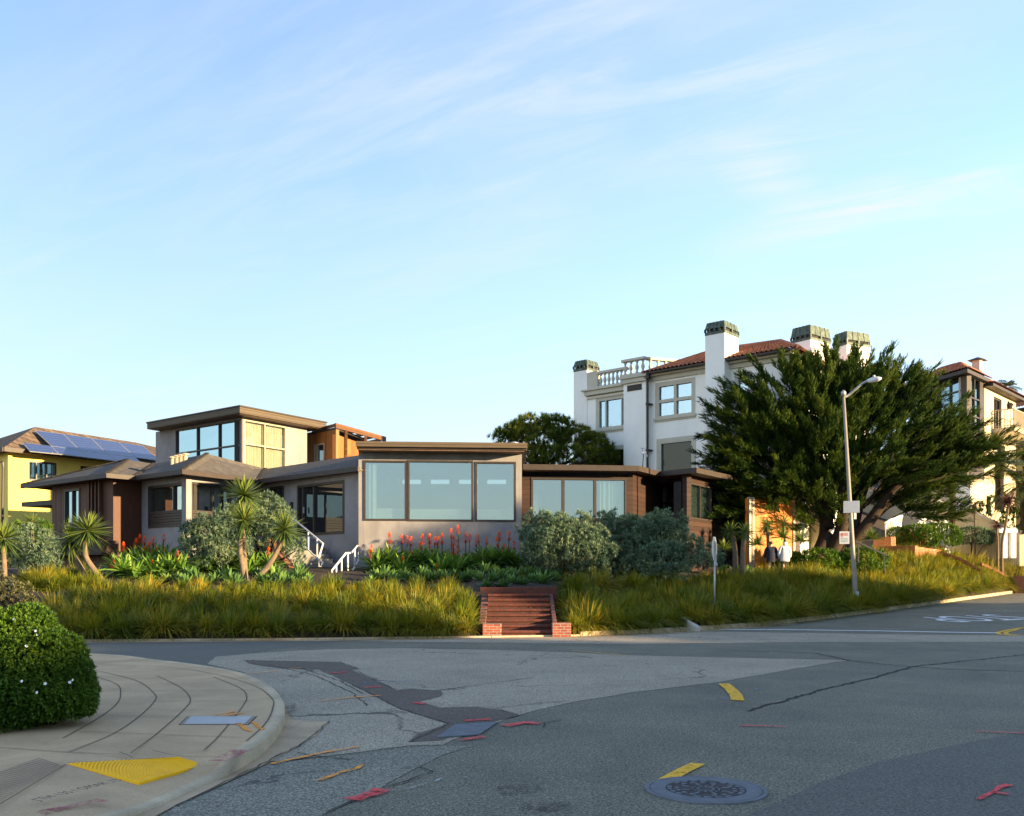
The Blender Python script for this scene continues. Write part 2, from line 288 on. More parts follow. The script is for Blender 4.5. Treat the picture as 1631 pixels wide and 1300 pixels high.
def window(par, Wd, r, fm, gm, vb=(), hb=(), fw=.07, proud=.03, dep=.14, curt=(), cm=None, sill=None, trim=None, tw=.12, back=None, name='window', mw=None, slats=None, pane_o=-.07, bd=.6):
    u0, u1, z0, z1 = r; mw = mw or fw * .75; f = MB()
    Wd.box(f, u0, u1, z0, z0 + fw, -dep, proud); Wd.box(f, u0, u1, z1 - fw, z1, -dep, proud)
    Wd.box(f, u0, u0 + fw, z0 + fw, z1 - fw, -dep, proud); Wd.box(f, u1 - fw, u1, z0 + fw, z1 - fw, -dep, proud)
    zb = z0 + fw
    if slats: zb = z0 + slats * (z1 - z0)
    us = [u0 + fw] + [u0 + t * (u1 - u0) for t in vb] + [u1 - fw]
    for t in vb: c = u0 + t * (u1 - u0); Wd.box(f, c - mw / 2, c + mw / 2, zb, z1 - fw, -dep + .01, proud - .012)
    for t in hb:
        c = z0 + t * (z1 - z0)
        for a, b in zip(us[:-1], us[1:]): Wd.box(f, a + (mw / 2 if a > u0 + fw else 0), b - (mw / 2 if b < u1 - fw else 0), c - mw / 2, c + mw / 2, -dep + .01, proud - .015)
    o = f.build(name, fm, par)
    g = MB(); Wd.box(g, u0 + fw, u1 - fw, zb, z1 - fw, pane_o - .006, pane_o); g.build('pane', gm, o)
    if slats:
        q = MB(); zz = z0 + fw; n = 5; h = (zb - z0 - fw) / n
        for i in range(n): Wd.box(q, u0 + fw, u1 - fw, zz + i * h + .012, zz + (i + 1) * h - .012, -.06, .0 + .012 * (i % 2))
        Wd.box(q, u0 + fw, u1 - fw, z0 + fw, zb, -.1, -.07); Wd.box(q, u0 + fw, u1 - fw, zb - .03, zb + .03, -.06, .02); q.build('louver', fm, o)
    if back is not None:
        q = MB(); Wd.box(q, u0, u1, z0, z1, -bd - .02, -bd); Wd.box(q, u0, u1, z0 - .03, z0, -bd, -.26); Wd.box(q, u0, u1, z1, z1 + .03, -bd, -.26); Wd.box(q, u0 - .03, u0, z0, z1, -bd, -.26); Wd.box(q, u1, u1 + .03, z0, z1, -bd, -.26); q.build('window_backing', back, o)  # in the dark material, the unlit room is put into the colour
    for a, b in curt:
        ua, ub = u0 + a * (u1 - u0), u0 + b * (u1 - u0); n = max(6, int((ub - ua) / .035)); V = []; Q = []
        for i in range(n + 1):
            t = i / n; oo = -.2 + .035 * math.sin(i * 1.35 + math.sin(i * .37) * 1.2)
            V += [tuple(Wd.pt(ua + t * (ub - ua), zb, oo)), tuple(Wd.pt(ua + t * (ub - ua), z1 - fw, oo))]
            if i: Q.append((2*i-2, 2*i, 2*i+1, 2*i-1))
        mesh_np('curtain', V, Q, cm, o, smooth=True)
    if trim is not None:
        q = MB(); pz = proud + .004; Wd.box(q, u0 - tw, u1 + tw, z1, z1 + tw, .0, pz); Wd.box(q, u0 - tw, u0, z0, z1, .0, pz); Wd.box(q, u1, u1 + tw, z0, z1, .0, pz); q.build('window_trim', trim, o)
    if sill is not None:
        q = MB(); Wd.box(q, u0 - tw - .05, u1 + tw + .05, z0 - .12, z0, -.02, proud + .1); Wd.box(q, u0 - tw, u1 + tw, z0 - .2, z0 - .12, -.0, proud + .05); q.build('sill', sill, o)
    return o
def offset(pts, d):                            # open polyline moved to its left by d
    P_ = [Vector(p[:2]) for p in pts]; out = []
    for i, p in enumerate(P_):
        a = (P_[i] - P_[i-1]).normalized() if i else (P_[1] - P_[0]).normalized(); b = (P_[i+1] - P_[i]).normalized() if i < len(P_) - 1 else a
        na = Vector((-a.y, a.x)); nb = Vector((-b.y, b.x)); m = (na + nb).normalized(); out.append(p + m * (d / max(.25, m.dot(na))))
    return out
M = {}
M['stucco'] = pm('grey_stucco', (.222, .211, .212), .14, 1.6, .9, .25, 60, stain=.5)
M['fascia'] = pm('brown_fascia', (.034, .024, .019), .2, 4, .55)
M['fascia_tan'] = boardm('tan_fascia', (0, 0, 1), .16, (.1, .076, .049), .15, .08)
M['soffit'] = boardm('soffit_boards', (.7, -.7, 0), .14, (.16, .10, .07), .2, .05)
M['shingle'] = brickm('roof_shingles', (.73, -.68, 0), .32, .13, (.125, .11, .095), (.085, .078, .07), (.05, .045, .04), .012, .95, (.48, .62, .62))
M['wood_v'] = boardm('brown_siding_vertical', (.73, -.68, 0), .16, (.08, .03, .015), .35, .07)
M['wood_h'] = boardm('brown_siding_horizontal', (0, 0, 1), .2, (.036, .016, .01), .3, .06)
M['cedar'] = boardm('orange_cedar', (.8, .6, 0), .15, (.3, .115, .03), .2, .06)
M['cedar2'] = boardm('orange_cedar_gate', (1, .1, 0), .22, (.55, .165, .01), .18, .04)
M['frame'] = pm('dark_bronze_frame', (.035, .028, .024), .2, 6, .45, .05)
M['frame_tan'] = pm('tan_frame', (.35, .29, .2), .12, 6, .55, .05)
M['glass'] = glassm('window_glass', .42)
M['glass_big'] = glassm('wide_window_glass', .34, (.8, .88, .88), (.6, .68, .68))
M['glass_dark'] = glassm('dark_glass', .25, (.8, .9, .95), base=(.012, .013, .014))
M['glass_sky'] = glassm('sky_glass', .5, (.65, .9, 1.0), base=(.02, .03, .035))
M['glass_clear'] = glassm('clear_glass', .16, thru=(.92, .93, .9)); M['curtain_y'] = pm('pale_yellow_curtain', (.47, .47, .38), .08, 3, .9, .05)
M['glass_w'] = glassm('blue_window_glass', .34, (.55, .78, 1.0))
M['trellis'] = boardm('dark_trellis', (0, 0, 1), .13, (.12, .055, .02), .3, .05)
M['dark'] = pm('dark_room', (.03, .027, .025), .2, 3, .9, 0)
M['room'] = pm('pale_room', (.3, .3, .29), .08, 1.5, .9, 0)
M['white'] = pm('white_paint', (.75, .75, .72), .05, 3, .6, .05)
M['curtain'] = pm('pale_green_curtain', (.45, .52, .42), .1, 3, .9, .05)
M['curtain_w'] = pm('white_curtain', (.7, .72, .7), .06, 3, .9, .05)
M['metal'] = pm('grey_metal', (.34, .34, .33), .15, 8, .45, .05, metal=.5)
M['wmetal'] = pm('white_metal', (.62, .62, .62), .08, 8, .4, .03)
M['stone'] = pm('stone_steps', (.2, .19, .17), .3, 3.5, .85, .4, 25)
M['terracotta'] = pm('terracotta_stucco', (.3, .12, .05), .2, 2, .9, .3)
M['white_stucco'] = pm('white_stucco', (.8, .785, .72), .05, .9, .9, .35, 25, stain=.12)
M['trim'] = pm('beige_trim', (.46, .43, .34), .08, 3, .7, .1)
M['copper'] = pm('green_copper', (.065, .09, .07), .6, 5, .6, .2, metal=.25)
M['tile'] = pm('red_roof_tile', (.34, .12, .06), .5, 4.5, .85, .3)
M['iron'] = pm('dark_iron', (.03, .028, .027), .2, 6, .5, .1)
M['cream'] = pm('cream_stucco', (.5, .42, .28), .08, 1.2, .9, .3, 30, stain=.15)
M['ochre'] = pm('ochre_stucco', (.58, .36, .08), .08, 1.2, .9, .3, 30)
M['yellow'] = pm('yellow_stucco', (.74, .58, .13), .06, 1.0, .9, .3, 30)
M['brown_roof'] = brickm('brown_tile_roof', (.65, .76, 0), .3, .16, (.2, .13, .08), (.12, .085, .06), (.05, .04, .03), .015, .9, (.5, -.4, .76))
def solarm():
    m, nt, N, L, b = nodes('solar_cells'); q = coord(N, L, [(.65, .76, 0), (.55, -.45, .7)]); t = N.new('ShaderNodeTexBrick'); L.new(q, t.inputs[0]); t.offset = 0
    t.inputs['Color1'].default_value = (.018, .03, .11, 1); t.inputs['Color2'].default_value = (.014, .024, .09, 1); t.inputs['Mortar'].default_value = (.12, .14, .22, 1); t.inputs['Scale'].default_value = 1; t.inputs['Brick Width'].default_value = .16; t.inputs['Row Height'].default_value = .16; t.inputs['Mortar Size'].default_value = .006
    L.new(t.outputs[0], b.inputs['Base Color']); b.inputs['Roughness'].default_value = .12; b.inputs['Specular IOR Level'].default_value = .6; return m
M['solar'] = solarm()
def tile_roof(name, a, b, c, d, par, tw=.24, th=.42, mat=None):   # barrel tiles over the quad eave a-b, ridge d-c
    a, b, c, d = (np.array(p, float) for p in (a, b, c, d)); nc = max(2, int(np.linalg.norm(b - a) / tw)); nr = max(2, int(np.linalg.norm((c + d - a - b) / 2) / th))
    nn = np.cross(b - a, d - a); nn /= np.linalg.norm(nn); nn *= np.sign(nn[2]); V = []; Q = []; K = 6; cols = nc * K + 1
    for r in range(nr):
        for e in (0, 1):
            t = (r + e) / nr; lo = a + (d - a) * t; hi = b + (c - b) * t
            for i in range(cols):
                s_ = i / (cols - 1); w = abs(math.sin(math.pi * i / K)) * .075; V.append(lo + (hi - lo) * s_ + nn * (w + (.045 if e == 0 else 0)))
        base = r * 2 * cols
        for i in range(cols - 1): Q.append((base + i, base + i + 1, base + cols + i + 1, base + cols + i))
        if r:
            p0 = base - cols
            for i in range(cols - 1): Q.append((p0 + i, p0 + i + 1, base + i + 1, base + i))
    return mesh_np(name, V, Q, mat or M['tile'], par)
# ---------------------------------------------------------------- the grey and brown corner house
def corner_house():
    R = thing('house', 'low grey and brown modern house with hipped roofs, wide windows and glazed upper room', 'house', (-6, 38, gz(-6, 38)))
    GB = 1.2
    # --- front block with the three wide windows
    b = Wl((-6.03, 37), (.39, 37.5)); rects = [b.rect(579, 733.5, 647.5, 829.5), b.rect(649.3, 733.5, 753.7, 830.5), b.rect(756.8, 735.5, 821.7, 831)]
    zr = 6.5; mb = MB(); b.wall(mb, GB, zr, .25, rects)
    bk = Wl((.32, 45), (-6.15, 45)); bl = Wl((-6.15, 45), (-6.03, 37.01)); br = Wl((.39, 37.51), (.32, 45))
    mb2 = MB(); bk.wall(mb2, GB, zr, .2, [(.6 + 1.35 * i, 1.5 + 1.35 * i, 6.05, 6.27) for i in range(4)]); mb.v, mb.f = mb.v, mb.f
    mb.build('wall', M['stucco'], R); mb2.build('wall', M['room'], R)
    mb = MB(); bl.wall(mb, GB, zr, .22); br.wall(mb, GB, zr, .22); mb.build('wall', M['stucco'], R)
    mb = MB(); mb.prism([(-5.8, 37.3), (.15, 37.7), (.1, 44.75), (-5.9, 44.75)], 3.0, 3.15); mb.build('floor_slab', M['room'], R)
    mb = MB(); mb.prism([(-5.8, 37.32), (.15, 37.75), (.1, 44.8), (-5.9, 44.8)], 6.45, 6.49); mb.build('ceiling_panel', M['room'], R)
    for i, r in enumerate(rects):
        o = window(R, b, r, M['frame'], M['glass_big'], fw=.075, proud=.035, dep=.2, curt=((.1, .3),) if i == 0 else (), cm=M['curtain_w'])
        q = MB(); b.box(q, r[0] + .02, r[1] - .02, 3.5, r[2] + .5, -.5, -.24); q.build('window_seat', M['white'], o)
    rf = MB(); rf.prism([(-5.96, 36.15), (.58, 36.65), (.55, 45.4), (-6.3, 45.4)], 6.54, 6.76); rf.build('roof', M['fascia'], R, bevel=.015)
    g = MB(); g.prism([(-5.98, 36.02), (.6, 36.52), (.6, 36.648), (-5.98, 36.148)], 6.62, 6.82); g.prism([(-5.98, 36.15), (.6, 36.66), (.58, 45.4), (-6.32, 45.4)], 6.762, 6.82); g.build('roof_edge', M['fascia_tan'], R)
    q = MB(); q.prism([(-5.9, 36.2), (.5, 36.69), (.4, 37.48), (-6.03, 36.98)], 6.505, 6.538); q.build('soffit', M['soffit'], R)
    q = MB(); c = P(819, 705, 40); q.lathe([(.12, -.2), (.12, .3), (.2, .3), (.2, .36), (.13, .38), (.13, .42), (.2, .42), (.2, .5), (.05, .55)], (c.x, c.y, 6.82), 14); q.build('roof_vent', M['metal'], R)
    # --- hipped wings to the left
    ze = 5.935
    E = [(-22.97, 44.1), (-16.9, 39.3), (-16.1, 40.3), (-13.26, 37.9), (-11.2, 41.7), (-5.98, 36.85)]
    Wp = offset(E, .6); Wp[-1] = Vector((-6.04, 37.02 + .3)); Wp[-1] = Wp[-2] + (Wp[-1] - Wp[-2]) * 1.0
    ws = [Wl(Wp[i], Wp[i+1]) for i in range(5)]
    zt = 5.87
    # wood end
    w = ws[0]; uL = w.u(83); r1 = w.rect(103, 779, 127.5, 835); mb = MB(); w.wall(mb, GB, zt, .25, [r1], u0=uL); mb.build('wood_wall', M['wood_v'], R)
    window(R, w, r1, M['frame'], M['glass_sky'], vb=(.52,), fw=.09)
    sl_ = MB()
    for px in (146, 151, 157, 162.5): u = w.u(px); w.box(sl_, u - .05, u + .05, 3.0, zt - .02, .01, .16)
    sl_.build('screen_slats', M['wood_v'], R)
    pl = MB(); w.box(pl, w.u(80), w.L + .45, w.z(130, 886), w.z(130, 864), .0, .75); pl.build('planter_box', M['wood_h'], R, bevel=.01)
    end = Wl((w.pt(uL, 0).x - .35, w.pt(uL, 0).y + 8), w.pt(uL, 0)[:2]); mb = MB(); end.wall(mb, GB, zt, .25); mb.build('wood_wall', M['wood_v'], R)
    mb = MB(); a = P(34, 789, 46); b2 = P(84, 778, 44.4); mb.prism([(a.x, a.y), (b2.x + .2, b2.y), (b2.x + 1.5, b2.y + 2), (a.x + 2, a.y + 2)], 5.05, 5.28); mb.build('lower_eave', M['fascia'], R)
    w = ws[1]; mb = MB(); w.wall(mb, GB, zt, .25); mb.build('wood_wall', M['wood_v'], R)
    w = ws[2]; ra = w.rect(193.5, 777, 214, 828); rb = w.rect(236.5, 771.5, 292.5, 840); mb = MB(); w.wall(mb, GB, zt, .25, [ra, rb]); mb.build('wall', M['stucco'], R)
    window(R, w, ra, M['frame'], M['glass_dark'], fw=.13)
    window(R, w, rb, M['frame'], M['glass'], vb=(.72,), fw=.11, slats=.37, curt=((.06, .62),), cm=M['curtain'], back=M['dark'])
    w = ws[3]; rc = w.rect(303.5, 771, 368, 842); mb = MB(); w.wall(mb, GB, zt, .25, [rc]); mb.build('wall', M['stucco'], R)
    window(R, w, rc, M['frame'], M['glass'], vb=(.55,), fw=.1, slats=.37, curt=((.55, .95),), cm=M['curtain'], back=M['dark'])
    w = ws[4]; rd = w.rect(431, 775, 452.5, 812); re_ = w.rect(474, 769, 548.5, 852); mb = MB(); w.wall(mb, GB, zt, .25, [rd, re_]); mb.build('wall', M['stucco'], R)
    window(R, w, rd, M['frame'], M['glass_dark'], vb=(.55,), fw=.09)
    o = window(R, w, re_, M['frame'], M['glass_dark'], vb=(.12, .36), fw=.1, name='sliding_door', curt=(), mw=.09)
    q = MB(); w.box(q, w.u(485), w.u(486.2), w.z(485, 818), w.z(485, 808), .03, .08); q.build('handle', M['metal'], o)
    ln = MB(); w.box(ln, w.u(464.5), w.u(467), w.z(465, 813), w.z(465, 800), .0, .09); ln.build('wall_lamp', M['iron'], R)
    # roofs
    e3 = [Vector((x, y, ze)) for x, y in E]
    ap2 = P(204, 732.5, 43.6); q_ = P(246, 739, 45.2); ap1 = P(330, 723, 41.5); r_ = P(423, 747, 47.25); t_ = P(573, 725, 41.9); zz = 7.05
    back = Vector((1.8, 7, 0))
    far = Vector((-20.5, 52, ze))
    for pts in ([e3[0], e3[1], ap2], [e3[1], e3[2], q_, ap2], [e3[2], e3[3], ap1, q_], [e3[3], e3[4], r_, ap1], [e3[4], e3[5], t_, r_], [e3[0], ap2, far], [ap2, q_, far]):
        MB().slab(pts, .1).build('roof', M['shingle'], R)
        for a, b_ in ((e3[0], ap2), (e3[1], ap2), (e3[3], ap1), (e3[2], q_), (e3[4], r_)): MB().bar(a + Vector((0, 0, .03)), b_ + Vector((0, 0, .03)), .16, .06).build('hip_cap', M['shingle'], R)
    fa = MB(); so_ = MB(); Eo = offset(E, -.06); Ei = offset(E, .02); Es = offset(E, .6)
    for i in range(5):
        fa.prism([Eo[i], Eo[i+1], Ei[i+1], Ei[i]], 5.76, 5.95); so_.prism([Ei[i], Ei[i+1], Es[i+1], Es[i]], 5.80, 5.83)
    fa.build('gutter', M['fascia'], R); so_.build('soffit', M['soffit'], R)
    for px, py in ((275, 729), (282, 727), (288.5, 725.5), (295, 724)):
        c = P(px, py + 12, 41.0); v = MB(); v.lathe([(.1, -.3), (.1, .3), (.17, .3), (.17, .36), (.03, .4)], (c.x, c.y, c.z), 10); v.build('roof_vent', M['frame_tan'], R)
    # --- glazed upper room
    tip = P(382, 646, 45.5); l = P(234, 673, 50.5); rr = P(520, 672.5, 50.4); T = tip.z; V2 = lambda p: Vector((p.x, p.y))
    bk_ = V2(l) + V2(rr) - V2(tip); rp = [V2(tip), V2(rr), bk_, V2(l)]
    MB().prism(rp, T - .36, T - .05).build('upper_roof', M['fascia_tan'], R, bevel=.02)
    cn = (rp[0] + rp[2]) / 2; MB().prism([cn + (p - cn) * 1.012 for p in rp], T - .046, T + .02).build('roof_edge', M['fascia'], R)
    k = offset([rp[3], rp[0], rp[1]], .7); wl = Wl(k[0], k[1]); wr = Wl(k[1], k[2]); zt2 = T - .365; zb2 = 5.9
    MB().prism([rp[0] + (cn - rp[0]) * .03, rp[1] + (cn - rp[1]) * .03, rp[2], rp[3] + (cn - rp[3]) * .03], zt2 - .02, zt2 - .004).build('soffit', M['soffit'], R)
    ra = (wl.u(280), wl.L - .04, 6.3, zt2 - .12); mb = MB(); wl.wall(mb, zb2, zt2 - .03, .2, [ra], u0=wl.u(248)); mb.build('wall', M['stucco'], R)
    window(R, wl, ra, M['frame'], M['glass_sky'], vb=(.34, .67), hb=(.25, .6), fw=.06, mw=.07)
    rb = (.04, wr.u(455), 6.3, zt2 - .12); mb = MB(); wr.wall(mb, zb2, zt2 - .03, .2, [rb], u1=wr.u(489)); mb.build('wall', M['stucco'], R)
    window(R, wr, rb, M['frame_tan'], M['glass_clear'], vb=(.5,), hb=(.22, .62), fw=.07, mw=.07, curt=((.02, .98),), cm=M['curtain_y'], back=M['dark'])
    q = MB(); c = P(485, 660, 51); q.box((c.x, c.y, T + .1), (.9, .7, .2), .6); q.box((c.x, c.y, T + .22), (1.0, .8, .05), .6); q.build('roof_hatch', M['iron'], R)
    # --- cedar room and trellis behind
    c1 = Wl(P(487, 0, 51.6)[:2], P(535, 0, 49.6)[:2]); c2 = Wl(c1.p1, P(580, 0, 53.4)[:2]); zc = c1.z(500, 691)
    rw = c1.rect(501, 707, 517, 736); mb = MB(); c1.wall(mb, 5.8, zc, .2, [rw]); c2.wall(mb, 5.8, zc - .25, .2); mb.build('cedar_wall', M['cedar'], R); window(R, c1, rw, M['frame_tan'], M['glass_dark'], fw=.07, vb=(.25,))
    MB().prism([c1.p0, c1.p1, c2.p1, (c1.p0[0] + 3, c1.p0[1] + 5)], zc + .003, zc + .12).build('cedar_roof', M['fascia'], R)
    tr = MB(); z = zc + .13
    a, b_ = P(534, 0, 49.7), P(614, 0, 54.6); a.z = b_.z = z + .1; off = Vector((-1.6, 1.9, 0))
    tr.bar(a, b_, .09, .26); tr.bar(a + off, b_ + off, .09, .26)
    for i in range(6): p = a.lerp(b_, (i + .02) / 5.05); tr.bar(p + Vector((-.05, .06, .02)), p + off + Vector((.05, -.06, .02)), .08, .16)
    for i in range(3): p = a.lerp(b_, .2 + .38 * i); tr.bar(p - Vector((0, 0, .1)), Vector((p.x, p.y, 5.9)), .12)
    tr.build('trellis', M['trellis'], R)
    # --- brown wing to the right
    f1 = Wl((.39, 38.5), P(1008, 0, 39.0)[:2]); rw = f1.rect(846, 761.5, 998, 828); mb = MB(); zt3 = 5.75; f1.wall(mb, GB, zt3, .25, [rw]); mb.build('wood_wall', M['wood_h'], R)
    window(R, f1, rw, M['frame'], M['glass_big'], vb=(.334, .667), fw=.08, mw=.11, back=M['room'], curt=((.72, .96),), cm=M['curtain_w'], bd=1.6)
    f2 = Wl(f1.p1, P(1055, 0, 42.6)[:2]); f3 = Wl(f2.p1, P(1094, 0, 39.7)[:2]); f4 = Wl(f3.p1, P(1185, 0, 45.6)[:2])
    mb = MB(); f2.wall(mb, GB, zt3 + .1, .2); mb.build('wood_wall', M['wood_h'], R)
    rs = (.06, f3.u(1087), f3.z(1070, 826), f3.z(1070, 768)); mb = MB(); f3.wall(mb, GB, zt3 + .2, .2, [rs]); mb.build('wood_wall', M['wood_h'], R)
    window(R, f3, rs, M['frame'], M['glass_dark'], hb=(.48,), fw=.1, name='screen_door')
    r4 = (.05, f4.u(1149), f4.z(1120, 829), f4.z(1120, 773)); mb = MB(); f4.wall(mb, GB, zt3 + .2, .2, [r4]); mb.build('wood_wall', M['wood_h'], R)
    window(R, f4, r4, M['frame'], M['glass'], vb=(.36, .68), fw=.07, curt=((.08, .95),), cm=M['curtain_w'], back=M['dark'])
    ev = [(.45, 37.75), P(1018, 0, 38.3)[:2], P(1051, 0, 40.3)[:2], P(1109.5, 0, 38.9)[:2], P(1156, 0, 41.4)[:2], P(1205, 0, 44.5)[:2]]
    evi = offset(ev, .09); bkp = [(11.6, 52), (.4, 48)]
    MB().prism([tuple(p) for p in evi] + bkp, 5.98, 6.12).build('roof', M['fascia'], R)
    MB().prism([tuple(p) for p in offset(ev, .15)] + bkp, 5.95, 5.977).build('soffit', M['soffit'], R)
    gt = MB()
    for i in range(5): gt.prism([ev[i], ev[i+1], evi[i+1], evi[i]], 5.93, 6.15)
    gt.build('gutter', M['fascia'], R)
    gA, gB = P(1192, 0, 41.4), P(1264, 0, 42.8); cg = Wl(gA[:2], gB[:2]); z0 = 2.0; z1 = cg.z(1230, 796)
    mb = MB(); cg.wall(mb, z0, z1, .2); mb.build('cedar_gate', M['cedar2'], R)
    for px in (1194, 1199, 1264): q = MB(); u = cg.u(px); cg.box(q, u - .06, u + .06, z0, z1 + .06, -.1, .05); q.build('gate_post', M['frame_tan'], R)
    q = MB(); cg.box(q, cg.u(1264.6), cg.u(1274), z0, z1 + .1, -.3, .02); q.build('gate_pier', M['wood_h'], R)
corner_house()
# ---------------------------------------------------------------- white house with copper-capped chimneys
BAL = [(.03, 0), (.085, .0), (.085, .06), (.05, .1), (.06, .16), (.1, .26), (.085, .36), (.045, .46), (.05, .52), (.085, .56), (.085, .62)]
def baluster_proto(h): mb = MB(); mb.lathe([(r, z * h / .62) for r, z in BAL], (0, 0, 0), 8); return mb
def balustrade(R, w, u0, u1, z, h, n, o=-.1, mat=None, name='balustrade'):
    q = MB(); w.box(q, u0, u1, z, z + .12, o - .13, o + .13); w.box(q, u0, u1, z + .12 + h, z + .26 + h, o - .14, o + .14); b = q.build(name, mat or M['trim'], R, bevel=.015); first = None
    for i in range(n):
        c = w.pt(u0 + (i + .5) * (u1 - u0) / n, z + .12, o)
        if first is None: first = baluster_proto(h).build('baluster', mat or M['trim'], b, smooth=True); x = first
        else: x = first.copy(); COL.objects.link(x)
        x.location = c
    return b
def chimney(R, w, u0, u1, o0, o1, zb, zt, taper=0.0, capw=.015, zc=None):
    zc = zc or (zt - .62); mb = MB()
    if taper:
        zm = zb + (zc - zb) * .62
        lo = [w.pt(u0 - taper, zb, o1), w.pt(u1 + taper * .25, zb, o1), w.pt(u1 + taper * .25, zb, o0), w.pt(u0 - taper, zb, o0)]
        hi = [w.pt(u0, zm, o1), w.pt(u1, zm, o1), w.pt(u1, zm, o0), w.pt(u0, zm, o0)]
        mb.box8(lo + hi)
        w.box(mb, u0, u1, zm, zc, o0, o1)
    else: w.box(mb, u0, u1, zb, zc, o0, o1)
    c = mb.build('chimney', M['white_stucco'], R)
    q = MB(); e = capw; w.box(q, u0 - e, u1 + e, zc, zc + .14, o0 - e, o1 + e); n = 4
    for i in range(n + 1):
        u = u0 + (u1 - u0) * i / n
        for oo in (o1, o0): w.box(q, u - .04, u + .04, zc + .14, zc + .3, oo - .05, oo + .05)
    for oo in ((o0 + o1) / 2,): w.box(q, u1 - .05, u1 + .05, zc + .14, zc + .3, oo - .05, oo + .05); w.box(q, u0 - .05, u0 + .05, zc + .14, zc + .3, oo - .05, oo + .05)
    z1 = zc + .3; t = .06
    q.box8([w.pt(u0 - e, z1, o1 + e), w.pt(u1 + e, z1, o1 + e), w.pt(u1 + e, z1, o0 - e), w.pt(u0 - e, z1, o0 - e)] + [w.pt(u0 + t, zt, o1 - t), w.pt(u1 - t, zt, o1 - t), w.pt(u1 - t, zt, o0 + t), w.pt(u0 + t, zt, o0 + t)])
    for i in range(1, 5): u = u0 + (u1 - u0) * i / 5; q.bar(w.pt(u0 - e + (u1 - u0 + 2 * e) * i / 5, z1, o1 + e), w.pt(u0 + t + (u1 - u0 - 2 * t) * i / 5, zt + .01, o1 - t), .04, .04)
    for i in range(1, 4): q.bar(w.pt(u1 + e, z1, o0 - e + (o1 - o0 + 2 * e) * i / 4), w.pt(u1 - t, zt + .01, o0 + t + (o1 - o0 - 2 * t) * i / 4), .04, .04)
    q.build('chimney_cap', M['copper'], c)
    k = MB(); w.box(k, u0 + .06, u1 - .06, zc + .142, zc + .298, o0 + .06, o1 - .06); k.build('chimney_flue', M['dark'], c)
M['glass_black'] = glassm('black_glass', .035, (.8, .9, .95), base=(.01, .011, .012))
def white_house():
    p0 = P(914, 0, 52.5)[:2]; d = Vector((.76, -.65)).normalized(); w = Wl(p0, (Vector(p0) + d * 12.9)[:]); uR = w.u(1262); w = Wl(p0, (Vector(p0) + d * uR)[:])
    R = thing('house', 'tall white stucco house with red tiled roof, balustrade terrace and copper capped chimneys', 'house', (8, 50, 2.2))
    zc = w.z(1085, 590); ub0, ub1 = w.u(999), w.u(1034.5); zl = w.z(960, 619)
    ops = [w.rect(952, 633.5, 999.5, 682), w.rect(1047, 609.5, 1104, 663), w.rect(1051, 702.5, 1103, 760), w.rect(972, 714, 999.5, 760), w.rect(1174, 598, 1193, 625)]
    mb = MB(); w.wall(mb, 1.5, zl, .3, [ops[0], ops[3]], u1=ub0); w.wall(mb, 1.5, zc, .3, [ops[1], ops[2], ops[4]], u0=ub1)
    mb.build('wall', M['white_stucco'], R)
    zb = w.z(1016, 603); mb = MB(); w.box(mb, ub0, ub1, 1.5, zb, -.4, .35); mb.build('wall_bay', M['white_stucco'], R)
    right = Wl(w.p1, (Vector(w.p1) + Vector((.55, .83)) * 12)[:]); mb = MB(); right.wall(mb, 1.5, zc, .3); mb.build('wall', M['white_stucco'], R)
    lft = Wl((Vector(p0) + Vector((.5, .85)) * 9)[:], p0); mb = MB(); lft.wall(mb, 1.5, zl, .3); mb.build('wall', M['white_stucco'], R)
    bkc = Vector(p0) + Vector((.5, .85)) * 9; MB().prism([p0, w.pt(ub1, 0)[:2], (w.pt(ub1, 0).x + 5, w.pt(ub1, 0).y + 7.5), tuple(bkc)], zl - .35, zl - .1).build('terrace_floor', M['trim'], R)
    # cornices
    q = MB(); w.box(q, w.u(934), ub0, zl - .3, zl - .06, .003, .2); w.box(q, w.u(930), ub0, zl - .06, zl + .02, -.3, .3); w.box(q, w.u(936), ub0, zl - .5, zl - .42, .003, .06)
    w.box(q, ub0 - .08, ub1 + .08, zb - .28, zb - .05, .352, .5); w.box(q, ub0 - .14, ub1 + .14, zb - .05, zb + .06, -.4, .58)
    w.box(q, ub1, w.L, zc - .34, zc - .12, .003, .1); w.box(q, ub1, w.L, zc - .12, zc, .003, .28); q.build('cornice', M['trim'], R)
    q = MB(); w.box(q, w.u(934), w.u(952), zl + .025, zl + 1.02, -.3, .02); q.build('parapet_panel', M['trim'], R)
    balustrade(R, w, w.u(952.5), ub0 - .02, zl + .03, .68, 7, -.08)
    balustrade(R, w, ub0 - .05, ub1 + .02, zb + .07, .66, 4, .38)
    rt = Wl(w.pt(ub1 - .05, 0, .3)[:2], w.pt(ub1 + 2.0, 0, -3.2)[:2]); balustrade(R, rt, .1, rt.L, zb + .07, .66, 9, -.08)
    # windows
    window(R, w, ops[0], M['trim'], M['glass_w'], vb=(.27, .8), fw=.1, dep=.2, proud=.0, pane_o=-.12, trim=M['trim'], sill=M['trim'], tw=.13, back=M['room'], curt=((.02, .22),), cm=M['curtain_w'])
    window(R, w, ops[1], M['trim'], M['glass_w'], vb=(.5,), hb=(.5,), fw=.1, mw=.16, dep=.2, proud=.0, pane_o=-.12, trim=M['trim'], sill=M['trim'], tw=.13, back=M['dark'], curt=((.05, .95),), cm=M['curtain_w'])
    window(R, w, ops[2], M['trim'], M['glass_black'], fw=.07, dep=.2, proud=.0, pane_o=-.12, trim=M['trim'], tw=.2)
    window(R, w, ops[3], M['trim'], M['glass_w'], fw=.07, dep=.2, proud=.0, pane_o=-.12, trim=M['trim'], tw=.16, back=M['room'])
